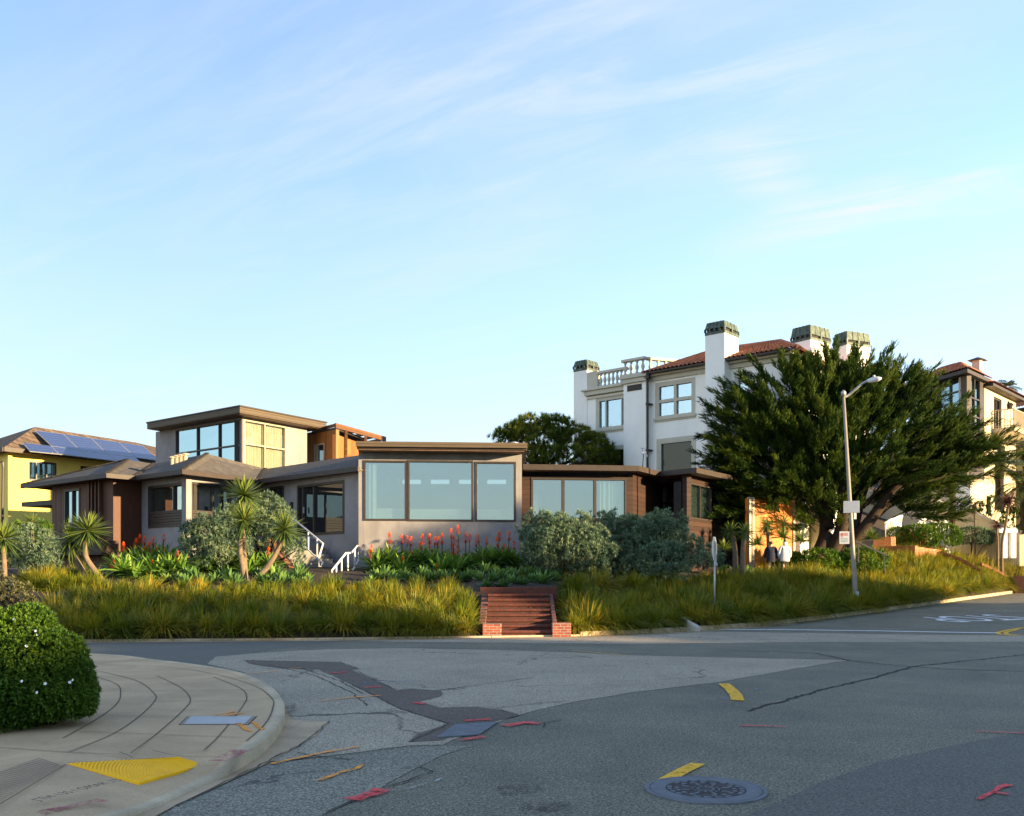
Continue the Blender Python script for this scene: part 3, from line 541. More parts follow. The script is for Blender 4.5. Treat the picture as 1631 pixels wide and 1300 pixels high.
    window(R, w, ops[4], M['trim'], M['glass_w'], fw=.07, dep=.2, proud=.0, pane_o=-.12, trim=M['trim'], tw=.14, back=M['room'])
    v = MB(); r = (w.u(1005), w.u(1028), w.z(1016, 624), w.z(1016, 614.5)); w.box(v, *r, .352, .37)
    for i in range(4): z = r[2] + (i + .5) * (r[3] - r[2]) / 4; w.box(v, r[0] + .05, r[1] - .05, z - .015, z + .03, .37, .4)
    v.build('vent_grille', M['iron'], R)
    q = MB(); u = w.u(1037.5); q.tube([w.pt(u, zc - .2, .36), w.pt(u, 3.0, .36)], .055, 8)
    for z in (8.2, 10.6, 5.8): w.box(q, u - .1, u + .1, z, z + .06, .0, .42)
    w.box(q, u - .14, u + .14, zc - .25, zc + .02, .3, .5); q.build('downspout', M['fascia'], R)
    # roof
    eL, eR = w.pt(ub1 - .1, zc + .04, .55), w.pt(w.L + .55, zc + .04, .55); zr = 13.75
    def at(px, py): return P(px, py, (zr - EYE) * F / (HY - py))
    rl, rr = at(1135, 558.5), at(1243, 543.5)
    tile_roof('roof', eL, eR, rr, rl, R)
    eB = eR + Vector((.55, .83, 0)) * 12; tile_roof('roof', eR, eB, rr + Vector((4.5, 7, 0)), rr, R)
    bl = eL + Vector((4, 8, 0)); MB().slab([eL, rl, bl], .1).build('roof', M['tile'], R); MB().slab([rl, rr, rr + Vector((4.5, 7, 0)), bl], .1).build('roof', M['tile'], R)
    q = MB(); w.box(q, ub1 - .05, w.L + .5, zc - .02, zc + .06, .3, .56); q.build('gutter', M['fascia'], R)
    hp = MB(); hp.tube([rl, rr], .12, 8); hp.tube([eR, rr], .12, 8); hp.tube([eL, rl], .1, 8); hp.build('ridge_tiles', M['tile'], R)
    # chimneys
    chimney(R, w, w.u(914.3), w.u(935.5), -1.1, .03, 2, w.z(925, 574), zc=w.z(925, 591))
    chimney(R, w, w.u(1133), w.u(1163.5), -.85, .62, 2, w.z(1150, 516), taper=.62, zc=w.z(1150, 536))
    def free(px0, px1, px2, pyt, pyc, Y):
        a, b = P(px0, 0, Y + .5), P(px1, 0, Y - .5); ww = Wl(a[:2], b[:2]); c = P(px2, 0, Y + .9)
        chimney(R, ww, 0, ww.L, -(Vector(c[:2]) - Vector(b[:2])).length, 0, 9, EYE + (HY - pyt) / F * Y, zc=EYE + (HY - pyc) / F * Y)
    free(1260, 1291, 1313, 520, 544, 52); free(1327, 1349, 1365, 530, 552, 55)
white_house()
# ---------------------------------------------------------------- cream Mediterranean house on the right
def cream_house():
    R = thing('house', 'cream stucco house with brown framed glass tower, red tiled roof and iron balcony', 'house', (30, 60, 5))
    c = P(1540, 0, 58); l = P(1462, 0, 63); r = P(1568, 0, 60.3); r2 = P(1618, 0, 65.5)
    a = Wl(l[:2], c[:2]); b = Wl(c[:2], r[:2]); e = Wl(r[:2], r2[:2]); zb = 3; zt = a.z(1538, 583)
    ra = (a.u(1494), a.u(1533), a.z(1520, 700), a.z(1520, 600)); rb = (b.u(1543.5), b.u(1561), b.z(1550, 690), b.z(1550, 600))
    mb = MB(); a.wall(mb, zb, zt, .3, [ra]); b.wall(mb, a.z(1540, 760), zt, .3, [rb]); mb.build('tower_wall', M['fascia'], R)
    window(R, a, ra, M['frame'], M['glass_sky'], vb=(.5,), hb=(.25, .5, .75), fw=.12)
    window(R, b, rb, M['frame'], M['glass'], vb=(.5,), hb=(.3, .62), fw=.12, back=M['room'], curt=((.05, .6),), cm=M['curtain_w'])
    base = Wl(c[:2] + Vector((.1, .0)) if False else (c.x + .05, c.y - .05), (r.x + .05, r.y - .05)); mb = MB(); base.wall(mb, zb, a.z(1540, 760), .3); mb.build('wall', M['cream'], R)
    lw = Wl((l.x - 6, l.y - 1.0), (c.x, c.y - .4)); mb = MB(); lw.wall(mb, zb - 1, lw.z(1500, 775), .3); mb.build('wall', M['cream'], R)
    q = MB(); u = lw.u(1532); lw.box(q, u - .3, u + .5, zb, lw.z(1530, 770), .003, .25); q.build('pilaster', M['white_stucco'], R)
    ze = e.z(1570, 611); rd = (e.u(1583), e.u(1595.5), e.z(1589, 688), e.z(1589, 634)); rw = (e.u(1587), e.u(1601), e.z(1594, 745), e.z(1594, 709)); rg = (e.u(1571), e.u(1578), e.z(1575, 820), e.z(1575, 790))
    mb = MB(); e.wall(mb, zb, ze, .35, [rd, rw, rg]); mb.build('wall', M['cream'], R)
    window(R, e, rd, M['frame'], M['glass_dark'], vb=(.5,), fw=.1, dep=.3, proud=-.1, pane_o=-.2, name='french_door'); window(R, e, rw, M['frame'], M['glass_dark'], fw=.1, dep=.3, proud=-.1, pane_o=-.2); window(R, e, rg, M['frame'], M['glass_dark'], fw=.08, dep=.3, proud=-.1, pane_o=-.2)
    # roofs
    ta, tb, tc = P(1452, 597, 61.9), P(1541, 582.5, 57.2), P(1579, 597.5, 60.4); zr = tb.z + .05; ta.z = tb.z = tc.z = zr - .2; ap = P(1528, 572.5, 61); ap.z = zr + 1.0
    ap1 = P(1500, 578, 62.5); ap1.z = zr + 1.0; tile_roof('roof', ta, tb, ap, ap1, R); tile_roof('roof', tb, tc, ap + Vector((.3, .3, 0)), ap, R)
    q = MB(); q.prism([ta[:2], tb[:2], tc[:2], (tc.x - 3, tc.y + 3), (ta.x + 2, ta.y + 2)], zr - .45, zr - .22); q.build('eave', M['fascia'], R)
    q = MB(); k = P(1557, 577, 61.5); q.box((k.x, k.y, k.z - .25), (.5, .5, .7), .7); q.build('roof_turret', M['trim'], R); q = MB(); q.lathe([(.7, 0), (.05, .22)], (k.x, k.y, k.z + .1), 4); q.build('turret_roof', M['fascia'], R)
    g = Vector((e.n.x, e.n.y, 0)); ra_, rb_ = e.pt(-.1, ze - .05, .6), e.pt(e.L + .3, ze - .05, .6); tile_roof('roof', ra_, rb_, rb_ - g * 3 + Vector((0, 0, 1.0)), ra_ - g * 3 + Vector((0, 0, 1.0)), R)
    q = MB(); e.box(q, -.1, e.L + .3, ze - .25, ze - .08, .003, .55); q.build('eave', M['fascia'], R)
    # balcony
    zf = e.z(1600, 690); s = MB(); ua, ub = e.u(1581), e.u(1611); e.box(s, ua, ub, zf - .25, zf, .003, 1.3); s.box8([e.pt(ua + .3, zf - .7, .02), e.pt(ub - .3, zf - .7, .02), e.pt(ub - .3, zf - .7, 0.004), e.pt(ua + .3, zf - .7, .004)][:4] + [e.pt(ua, zf - .26, 1.2), e.pt(ub, zf - .26, 1.2), e.pt(ub, zf - .26, .004), e.pt(ua, zf - .26, .004)]); bo = s.build('balcony', M['cream'], R)
    q = MB(); zt_ = zf + 1.15
    for p, t in ((e.pt(ua, zt_, 0), e.pt(ua, zt_, 1.25)), (e.pt(ua, zt_, 1.25), e.pt(ub, zt_, 1.25)), (e.pt(ub, zt_, 1.25), e.pt(ub, zt_, 0))):
        q.bar(p, t, .06, .06); q.bar(p - Vector((0, 0, 1.05)), t - Vector((0, 0, 1.05)), .04, .04); n = max(3, int((t - p).length / .17))
        for i in range(n + 1): m = p.lerp(t, i / n); q.bar(m, m - Vector((0, 0, 1.15)), .03)
    q.build('railing', M['frame_tan'], bo)
    for px, py in ((1605, 650), (1589.5, 721)):
        q = MB(); u = e.u(px); z = e.z(px, py); e.box(q, u - .04, u + .04, z - .1, z + .45, .0, .12); k = e.pt(u, z, .2); q.lathe([(.06, 0), (.16, .28), (.2, .3), (.03, .45)], (k.x, k.y, k.z - .1), 6); q.build('wall_lantern', M['iron'], R)
cream_house()
def ochre_house():
    R = thing('house', 'ochre house with red tiled roof at the far right edge behind the balcony', 'house', (42, 75, 6))
    a = Wl(P(1600, 0, 76)[:2], P(1680, 0, 72)[:2]); mb = MB(); zt = a.z(1625, 652); r = a.rect(1630, 664, 1650, 690); a.wall(mb, 4, zt, .3, [r]); mb.build('wall', M['ochre'], R); window(R, a, r, M['frame'], M['glass_dark'], fw=.1)
    e0, e1 = a.pt(-.5, zt, .7), a.pt(a.L + .5, zt, .7); tile_roof('roof', e0, e1, e1 + Vector((1, 4, 1.3)), e0 + Vector((1, 4, 1.3)), R)
    q = MB(); a.box(q, -.4, a.L, zt - .15, zt - .02, .003, .6); q.build('eave', M['fascia'], R)
ochre_house()
# ---------------------------------------------------------------- yellow house with solar panels on the left
def yellow_house():
    R = thing('house', 'yellow stucco house with brown tiled roof behind the grey house at the left edge', 'house', (-25, 54, 2))
    c = P(13, 0, 50.6); d = Vector((.65, .76)).normalized(); a = Wl(c[:2], (c.x + d.x * 16, c.y + d.y * 16)); zt = a.z(14, 719); lf = Wl((c.x - 9, c.y + 7.5), c[:2])
    r1 = a.rect(44.5, 735.5, 90, 767); r2 = a.rect(128, 743, 147, 775)
    mb = MB(); a.wall(mb, 1, zt, .3, [r1, r2]); lf.wall(mb, 1, zt, .3); mb.build('wall', M['yellow'], R)
    window(R, a, r1, M['frame'], M['glass'], vb=(.3, .66), fw=.09, dep=.2, proud=0, pane_o=-.12, back=M['dark'], curt=((.02, .98),), cm=M['curtain_w']); window(R, a, r2, M['frame'], M['glass_dark'], fw=.09, dep=.2, proud=0, pane_o=-.12)
    e0, e1 = P(6, 719.5, 49.8), a.pt(16.5, zt, .6); e0.z = e1.z = zt + .1; el = Vector((e0.x - 9.5, e0.y + 7.8, e0.z)); zr = 10.45
    g0 = P(56, 680, (zr - EYE) * F / 240); g1 = P(214, 704.5, (zr - EYE) * F / 215.5)
    for p in ([e0, e1, g1, g0], [el, e0, g0], [el, g0, g1, e1 + Vector((-8, 8, 0))]): MB().slab(p, .14).build('roof', M['brown_roof'], R)
    f = MB(); f.bar(e0 - Vector((0, 0, .1)), e1 - Vector((0, 0, .1)), .14, .22); f.bar(e0 - Vector((0, 0, .1)), el - Vector((0, 0, .1)), .14, .22); f.build('gutter', M['fascia'], R)
    q = MB(); q.tube([P(1, 735, 50.2), P(4.5, 737, 50.2), P(5, 745, 50.2), P(3.5, 850, 50.2)], .07, 8); q.build('downspout', M['frame'], R)
    # solar panels lying on the roof plane
    n = (e1 - e0).cross(g0 - e0).normalized(); n = n if n.z > 0 else -n
    def hit(x, y, up=0.0):
        o = Vector((0, 0, EYE)); r = P(x, y, 1.0) - o; t = (e0 + n * up - o).dot(n) / r.dot(n); return o + r * t
    Z = lambda x, y: (x / 3.824, 620 + y / 3.824)
    top = [(210, 250), (385, 272), (555, 297), (722, 322), (872, 345)]; mid = [(312, 345), (490, 375), (655, 396), (828, 417), (975, 436)]; m0 = [(135, 325)] + mid[:4]; bot = [(182, 378), (360, 395), (545, 418), (715, 438), (872, 458)]
    k = 0
    for A, B in ((top, mid), (m0, bot)):
        for i in range(4):
            q = [hit(*Z(*A[i]), .14), hit(*Z(*A[i+1]), .14), hit(*Z(*B[i+1]), .14), hit(*Z(*B[i]), .14)]; cc = sum(q, Vector()) / 4; q = [cc + (p - cc) * .985 for p in q]
            t = thing('solar_panel', ('leftmost of the four blue solar panels in the %s row', 'blue solar panel second from the left in the %s row', 'blue solar panel third from the left in the %s row', 'rightmost of the four blue solar panels in the %s row, partly behind the tower')[i] % ('upper' if A is top else 'lower'), 'solar panel', cc, 'solar panels on the brown roof')
            MB().slab(q, .04).build('frame', M['metal'], t); MB().slab([cc + n * .004 + (p - cc) * .965 for p in q], .003).build('cells', M['solar'], t); k += 1
yellow_house()
# ---------------------------------------------------------------- ground, road, kerbs, sidewalk
M['asphalt'] = asphalt('asphalt_dark', (.125, .114, .077), (.34, .31, .225), .55, .0, .5)
M['asphalt_mid'] = asphalt('asphalt_mid', (.155, .146, .104), (.39, .365, .285), .7, .9, .35)
M['asphalt_light'] = asphalt('asphalt_light', (.29, .235, .155), (.56, .48, .36), .75, .9, .35)
M['asphalt_new'] = asphalt('asphalt_smooth', (.112, .105, .085), (.165, .157, .13), .25, .0, .2, .2)
M['asphalt_trench'] = asphalt('asphalt_trench', (.115, .082, .06), (.185, .15, .115), .3, .0, .3, .3)
M['asphalt_blue'] = asphalt('asphalt_far', (.135, .125, .098), (.185, .175, .145), .3, .0, .3, .3)
def concretem(name, c, var=.15):
    m, nt, N, L, b = nodes(name); p = pos(N)
    col = ramp(N, L, noise(N, L, p, 1.1, 7, .68, .5), [(.3, sc(c, 1 - var * 1.6)), (.7, sc(c, 1 + var))]); col = mixc(N, L, .5, col, ramp(N, L, noise(N, L, p, 60, 3), [(.3, (.75, .75, .75)), (.7, (1.2, 1.2, 1.2))]), 'MULTIPLY')
    col = mixc(N, L, ramp(N, L, noise(N, L, p, 3.1, 5, .7, 1), [(.6, (0, 0, 0)), (.76, (.4,) * 3)]), col, sc(c, .55))
    L.new(col, b.inputs['Base Color']); b.inputs['Roughness'].default_value = .85; b.inputs['Specular IOR Level'].default_value = .3; bumpn(N, L, b, noise(N, L, p, 70, 3), .25, .006); return m
M['concrete'] = concretem('sidewalk_concrete', (.5, .345, .195)); M['concrete_grey'] = concretem('ramp_concrete', (.3, .235, .165)); M['kerb'] = concretem('kerb_concrete', (.5, .39, .25), .22); M['apron'] = concretem('gutter_concrete', (.44, .315, .19), .2)
M['soil'] = pm('dark_soil', (.035, .024, .016), .4, 5, .95, .6, 18)
def paintm(name, c, hole=.5):
    m, nt, N, L, b = nodes(name); t = N.new('ShaderNodeBsdfTransparent'); mx = N.new('ShaderNodeMixShader'); p = pos(N)
    mm = N.new('ShaderNodeMath'); mm.operation = 'MULTIPLY_ADD'; L.new(noise(N, L, p, 11, 5, .7), mm.inputs[0]); mm.inputs[1].default_value = .5; h2 = N.new('ShaderNodeMath'); h2.operation = 'MULTIPLY'; L.new(noise(N, L, p, 70, 4, .85), h2.inputs[0]); h2.inputs[1].default_value = .5; L.new(h2.outputs[0], mm.inputs[2])
    w = ramp(N, L, mm.outputs[0], [(hole - .07, (0, 0, 0)), (hole + .05, (.95, .95, .95))]); L.new(w, mx.inputs[0])
    L.new(ramp(N, L, noise(N, L, p, 9, 4), [(.3, sc(c, .75)), (.7, c)]), b.inputs['Base Color']); b.inputs['Roughness'].default_value = .7
    L.new(t.outputs[0], mx.inputs[1]); L.new(b.outputs[0], mx.inputs[2]); L.new(mx.outputs[0], N['Material Output'].inputs[0]); return m
M['p_white'] = paintm('white_road_paint', (.85, .85, .83), .33); M['p_yellow'] = paintm('yellow_road_paint', (.9, .47, .0), .435); M['p_orange'] = paintm('orange_spray_paint', (1.0, .33, .0), .47); M['p_red'] = paintm('red_spray_paint', (.8, .04, .05), .48)
M['p_redw'] = paintm('worn_red_kerb_paint', (.35, .05, .07), .53); M['p_blue'] = paintm('blue_spray_paint', (.08, .22, .4), .52); M['p_dust'] = paintm('pale_dust', (.5, .49, .46), .66); M['p_oil'] = paintm('dark_stain', (.02, .02, .02), .55); M['crack'] = pm('crack_fill', (.03, .027, .023), .2, 20, .95, 0)
M['p_whitew'] = paintm('worn_white_paint', (.5, .5, .48), .56)
M['tact'] = pm('tactile_yellow', (.95, .5, .0), .1, 6, .55, .1); M['plate'] = pm('steel_plate', (.115, .125, .14), .2, 7, .75, .2, 30); M['rust'] = pm('rusty_iron', (.045, .036, .036), .5, 12, .85, .3)
def ground():
    xs = np.concatenate([[-400, -150], np.arange(-70, 110, 1.0), [160, 400]]); ys = np.concatenate([[-300, -80, -20], np.arange(-8, 112, 1.0), [160, 400]])
    X, Y = np.meshgrid(xs, ys); Z = roadz(X, Y); t = curb_t(X.ravel(), Y.ravel())[0].reshape(X.shape); Z = np.where(t > 2.0, Z - .6, Z)
    nx, ny = len(xs), len(ys); i = np.arange(nx * ny).reshape(ny, nx); Q = np.stack([i[:-1, :-1], i[:-1, 1:], i[1:, 1:], i[1:, :-1]], -1).reshape(-1, 4)
    o = mesh_np('road', np.stack([X, Y, Z], -1).reshape(-1, 3), Q, M['asphalt']); tag(o, kind='structure')
    mb = MB(); mb.prism([(-4000, -4000), (4000, -4000), (4000, 4000), (-4000, 4000)], -1.5, -1.0); tag(mb.build('terrain', M['soil']), kind='structure')
    # garden slope inside the kerb
    st = [CURB[0] + (CURB[1] - CURB[0]) * 0]; pts = []
    for a, b in zip(CURB[:-1], CURB[1:]):
        n = max(1, int(np.hypot(*(b - a)) / .35)); pts += [a + (b - a) * k / n for k in range(n)]
    pts.append(CURB[-1]); pts = np.array(pts); dv = np.gradient(pts, axis=0); dv /= np.hypot(dv[:, 0], dv[:, 1])[:, None]
    dv = np.stack([np.convolve(np.pad(dv[:, k], 4, 'edge'), np.ones(9) / 9, 'valid') for k in (0, 1)], 1); dv /= np.hypot(dv[:, 0], dv[:, 1])[:, None]
    nn = np.stack([-dv[:, 1], dv[:, 0]], 1)
    ts = np.concatenate([np.arange(.16, 3, .35), [3.2, 4, 5, 6]]); ny = len(ts)
    fan = nn * (1 - sm(pts[:, 0], -30, -10)[:, None] * 0)
    G = np.stack([pts + nn * t for t in ts], 0)
    # beyond t = 3 use plain +Y/-X fan so that rows do not cross
    Zg = GZ(G[..., 0].ravel(), G[..., 1].ravel()).reshape(G.shape[:2]); Zg[0] = roadz(pts[:, 0], pts[:, 1]) + np.where(pts[:, 0] > 1.8, .13, .03)
    nx = len(pts); i = np.arange(nx * ny).reshape(ny, nx); Q = np.stack([i[:-1, :-1], i[:-1, 1:], i[1:, 1:], i[1:, :-1]], -1).reshape(-1, 4)
    tag(mesh_np('garden_ground', np.concatenate([G, Zg[..., None]], -1).reshape(-1, 3), Q, M['soil']), kind='structure')
    xs = np.arange(-70, 90, 2.0); ys = np.arange(26, 130, 2.0); X, Y = np.meshgrid(xs, ys); t = curb_t(X.ravel(), Y.ravel())[0].reshape(X.shape); Z = GZ(X.ravel(), Y.ravel()).reshape(X.shape); Z = np.where(t < 3.2, Z - 1.5, Z - .05)
    i = np.arange(X.size).reshape(X.shape); Q = np.stack([i[:-1, :-1], i[:-1, 1:], i[1:, 1:], i[1:, :-1]], -1).reshape(-1, 4)
    tag(mesh_np('hill', np.stack([X, Y, Z], -1).reshape(-1, 3), Q, M['soil']), kind='structure')
    # kerb along the garden
    k = MB(); w = .17
    A = np.concatenate([pts, roadz(pts[:, 0], pts[:, 1])[:, None]], 1); Bk = pts + nn * w
    for j in range(len(pts) - 1):
        if pts[j][0] > 75: break
        g = .012
        d = (pts[j+1] - pts[j]) / np.hypot(*(pts[j+1] - pts[j])) * (g if j % 6 == 0 else 0)
        p0, p1 = pts[j] + d, pts[j+1]; q0, q1 = Bk[j] + d, Bk[j+1]; z0, z1 = A[j, 2], A[j+1, 2]; h = .13 if pts[j][0] > 1.8 else .05
        k.box8([(*p0, z0 - .1), (*p1, z1 - .1), (*q1, z1 - .1), (*q0, z0 - .1), (*p0, z0 + h), (*p1, z1 + h), (*q1, z1 + h), (*q0, z0 + h)])
    tag(k.build('kerb_stones', M['kerb'], fix=False, bevel=.012), kind='structure')
    return pts, nn
CP, CN = ground()
def G13(px, py, z=.13): Y = (EYE - z) * F / (py - HY); return Vector(((px - CX) / F * Y, Y, z))
def smooth_line(p, n=6):
    p = [Vector(q) for q in p]; out = []
    for i in range(len(p) - 1):
        a, b, c, d = p[max(i-1, 0)], p[i], p[i+1], p[min(i+2, len(p)-1)]
        for k in range(n):
            t = k / n; out.append(.5 * ((2*b) + (c - a)*t + (2*a - 5*b + 4*c - d)*t*t + (3*b - a - 3*c + d)*t**3))
    return out + [p[-1]]
LV = [0]
def decal(name, pts, mat, lvl=1, z=None, jag=0.0, kind='structure', seed=0):   # flat irregular sheet on the road from pixel outline
    r = random.Random(seed + len(pts)); q = []
    pp = [RG(*p) for p in pts] if z is None else [G13(*p, z=z) for p in pts]; n = len(pp)
    for i in range(n):
        a, b = pp[i], pp[(i+1) % n]; k = max(1, int((b - a).length / .25)) if jag else 1
        for j in range(k):
            t = j / k; m = a.lerp(b, t)
            if j and jag: m += Vector((r.uniform(-jag, jag), r.uniform(-jag, jag), 0))
            q.append(m)
    me = bpy.data.meshes.new(name); bm = bmesh.new(); f = bm.faces.new([bm.verts.new((v.x, v.y, 0)) for v in q]); bmesh.ops.triangulate(bm, faces=[f]); 
    bmesh.ops.recalc_face_normals(bm, faces=bm.faces)
    for v in bm.verts: v.co.z = (float(roadz(v.co.x, v.co.y)) if z is None else z) + .004 * lvl
    for f in bm.faces:
        if f.normal.z < 0: f.normal_flip()
    bm.to_mesh(me); bm.free(); me.materials.append(mat); o = finish(bpy.data.objects.new(name, me)); o['kind'] = kind; return o
def ribbon(V, Q, pts, w, lvl, z=None, jag=0.0, r=random):
    p = [Vector(a) for a in pts]; 
    fine = []
    for a, b in zip(p[:-1], p[1:]):
        k = max(1, int((b - a).length / .12)); fine += [a.lerp(b, j / k) for j in range(k)]
    fine.append(p[-1]); b0 = len(V)
    for i, a in enumerate(fine):
        d = fine[min(i+1, len(fine)-1)] - fine[max(i-1, 0)]; d.z = 0; d.normalize(); n = Vector((-d.y, d.x, 0)); ww = w(i / (len(fine) - 1)) if callable(w) else w; o = r.uniform(-jag, jag) if jag else 0
        for s in (-.5, .5):
            e = a + n * (ww * s * (1 + (r.uniform(-.5, .5) if jag > .005 else 0)) + o); V.append((e.x, e.y, (float(roadz(e.x, e.y)) if z is None else z) + .004 * lvl))
        if i: Q.append((b0+2*i-2, b0+2*i-1, b0+2*i+1, b0+2*i))
def lines(name, polys, w, mat, lvl=3, z=None, jag=0.0, kind='structure', seed=1):
    V, Q = [], []; r = random.Random(seed)
    for pts in polys: ribbon(V, Q, [RG(*p) for p in pts] if z is None else [G13(*p, z=z) for p in pts], w, lvl, z, jag, r)
    o = mesh_np(name, V, Q, mat)
    if kind: o['kind'] = kind
    return o
def surfaces():
    # road patches
    decal('road_patch', [(345, 1046), (420, 1040), (520, 1034.5), (640, 1033), (760, 1035), (900, 1039), (1000, 1044), (1120, 1047), (1350, 1052), (1240, 1070), (1150, 1086), (1000, 1104), (900, 1121), (820, 1141), (745, 1170), (705, 1187), (655, 1188), (560, 1200), (430, 1214), (480, 1186), (525, 1151), (458, 1147), (452, 1128), (430, 1100), (385, 1070), (330, 1058)], M['asphalt_light'], 1, jag=.02)
    decal('road_patch', [(430, 1217), (560, 1203), (655, 1191), (757, 1188), (700, 1205), (640, 1236), (590, 1268), (520, 1296), (470, 1330), (250, 1330), (275, 1287), (350, 1254)], M['asphalt_mid'], 1, jag=.02)
    decal('road_patch', [(1660, 1160), (1520, 1188), (1400, 1214), (1310, 1246), (1250, 1274), (1190, 1300), (1120, 1340), (1700, 1340)], M['asphalt_new'], 1, jag=.006)
    decal('road_patch', [(0, 1026), (130, 1024.5), (440, 1022), (560, 1020), (500, 1026), (400, 1041), (330, 1059), (250, 1050), (140, 1042), (0, 1039)], M['asphalt_blue'], .5)
    decal('road_trench', [(388, 1052), (430, 1053), (540, 1055), (572, 1066), (560, 1068), (600, 1085), (632, 1100), (655, 1098), (700, 1101), (704, 1109), (668, 1118), (700, 1128), (760, 1127), (800, 1132), (827, 1141), (786, 1150), (745, 1158), (705, 1180), (650, 1183), (665, 1170), (715, 1154), (640, 1131), (560, 1091), (508, 1067), (450, 1065), (420, 1062), (395, 1057)], M['asphalt_trench'], 2, jag=.012)
    decal('road_patch', [(560, 1020.5), (900, 1015.5), (1060, 1010), (1130, 1006), (1300, 1009), (1631, 1013), (1700, 1014), (1700, 1022), (1300, 1023), (1000, 1026), (800, 1024), (640, 1023)], M['asphalt_light'], 1, jag=.02)
    V, Q = [], []
    far = [Vector((p[0], p[1], 0)) for p in CP if -30 < p[0] < 14]; far2 = [p - Vector((CN[0][0] * 0, .55, 0)) for p in far]
    ribbon(V, Q, [p + Vector((0, -.28, 0)) for p in far if p.x < 9.5], .5, 2); tag(mesh_np('gutter_strip', V, Q, M['apron']), kind='structure')
    # sidewalk on the near corner
    O = smooth_line([G13(*p) for p in ((-900, 1031), (-200, 1036), (140, 1041), (250, 1051), (330, 1061), (385, 1072), (427, 1091), (448, 1112), (452, 1130), (444, 1150), (425, 1172), (395, 1193), (357, 1213), (325, 1224), (275, 1246), (200, 1276), (120, 1309), (0, 1362), (-200, 1480))], 6)
    def oz(p):
        px = CX + p.x / p.y * F; py = HY + (EYE - .13) / p.y * F
        return .13 if py < 1195 else .13 - .11 * float(sm(py, 1195, 1222)) * (1 - .5 * float(sm(py, 1252, 1300)))
    Mi = []; 
    for i, p in enumerate(O):
        d = O[min(i+1, len(O)-1)] - O[max(i-1, 0)]; d.normalize(); Mi.append(p + Vector((d.y, -d.x, 0)) * -1 * 0 + Vector((d.y, -d.x, 0)))
    C0 = Vector((-9.5, 11.6, .13)); Mi = [p + (C0 - p).normalized() * 1.25 for p in O]; I = [p + (C0 - p).normalized() * .13 for p in O]
    V, Q = [], []
    for i, (a, b, c) in enumerate(zip(O, I, Mi)):
        z = oz(a); V += [(b.x, b.y, z + .002), (c.x, c.y, .132), (C0.x, C0.y, .132)]
        if i: k = 3 * i; Q += [(k-3, k-2, k+1, k), (k-2, k-1, k+2, k+1)]
    side = mesh_np('sidewalk', V, [q for q in Q], M['concrete']); side['kind'] = 'structure'
    V, Q = [], []
    for i, (a, b) in enumerate(zip(O, I)):
        z = oz(a); e = a + (a - b).normalized() * .012; V += [(e.x, e.y, -.05), (e.x, e.y, z - .02), (a.x, a.y, z + .004), (b.x, b.y, z + .004), (b.x, b.y, -.05)]
        if i: Q += [(5*i-5+j, 5*i-4+j, 5*i+1+j, 5*i+j) for j in range(4)]
    mesh_np('sidewalk_kerb', V, Q, M['kerb'])['kind'] = 'structure'
    # concrete apron in front of the kerb
    inn = [RG(*p, ) for p in ((405, 1086), (440, 1113), (449, 1140), (430, 1172), (380, 1206), (325, 1226), (250, 1262), (150, 1303), (-200, 1470))]
    decal('gutter_apron', [(408, 1083), (452, 1117), (463, 1147), (525, 1151), (505, 1172), (480, 1187), (430, 1215), (350, 1253), (275, 1287), (190, 1335), (-150, 1500), (-350, 1500), (0, 1350), (150, 1302), (250, 1262), (325, 1227), (380, 1207), (432, 1172), (450, 1140), (440, 1113)], M['apron'], 2, jag=.006)
    arcs = [[(140, 1075), (185, 1090), (192, 1108), (184, 1124), (155, 1146), (100, 1177)], [(145, 1067), (215, 1084), (246, 1106), (245, 1119), (222, 1142), (180, 1170), (110, 1199)], [(250, 1077), (288, 1096), (303, 1114), (294, 1130), (252, 1168), (208, 1201)], [(340, 1079), (381, 1096), (393, 1110), (385, 1128), (350, 1172), (325, 1196)], [(140, 1058), (250, 1062), (330, 1072), (400, 1091), (432, 1112), (434, 1130), (422, 1154), (392, 1182)]]
    rads = [[(190, 1102), (432, 1099)], [(246, 1118), (398, 1117)], [(140, 1141), (288, 1142)], [(125, 1166), (250, 1171), (385, 1176)], [(0, 1192), (120, 1200), (205, 1203)], [(243, 1197), (290, 1206), (350, 1207)], [(190, 1199), (212, 1208)], [(105, 1219), (0, 1283)], [(108, 1217), (285, 1207)], [(395, 1182), (455, 1110)]]
    V, Q = [], []
    for a in arcs: ribbon(V, Q, smooth_line([G13(*p) for p in a], 6), .011, 2, .131)
    for a in rads[:-1]: ribbon(V, Q, smooth_line([G13(*p) for p in a], 4), .009, 2, .131)
    mesh_np('sidewalk_joints', V, Q, pm('joint_line', (.085, .068, .05), .3, 12, .95, 0))['kind'] = 'structure'  # thin dark score lines in the concrete
    gr = [[(108 - 14 * k, 1220 + 8.5 * k), (0 - 60, 1224 + 14 * k)] for k in range(0)]
    V, Q = [], []
    a0, a1, b0, b1 = G13(98, 1221), G13(0, 1277), G13(60, 1208), G13(-90, 1262)
    for k in range(26): t = k / 25; ribbon(V, Q, [a0.lerp(a1, t), b0.lerp(b1, t)], .01, 1, .132)
    mesh_np('ramp_grooves', V, Q, M['concrete_grey'])['kind'] = 'structure'
    # pavement cracks
    lines('road_cracks', [[(1350, 1052), (1400, 1058), (1455, 1062), (1420, 1072), (1390, 1080), (1300, 1102), (1190, 1133)], [(1455, 1062), (1530, 1054), (1580, 1049), (1631, 1043)], [(1455, 1062), (1500, 1066), (1631, 1070)], [(1350, 1052), (1300, 1041), (1230, 1038)], [(1160, 1036), (1225, 1039)]], .045, M['crack'], 2, jag=.04)
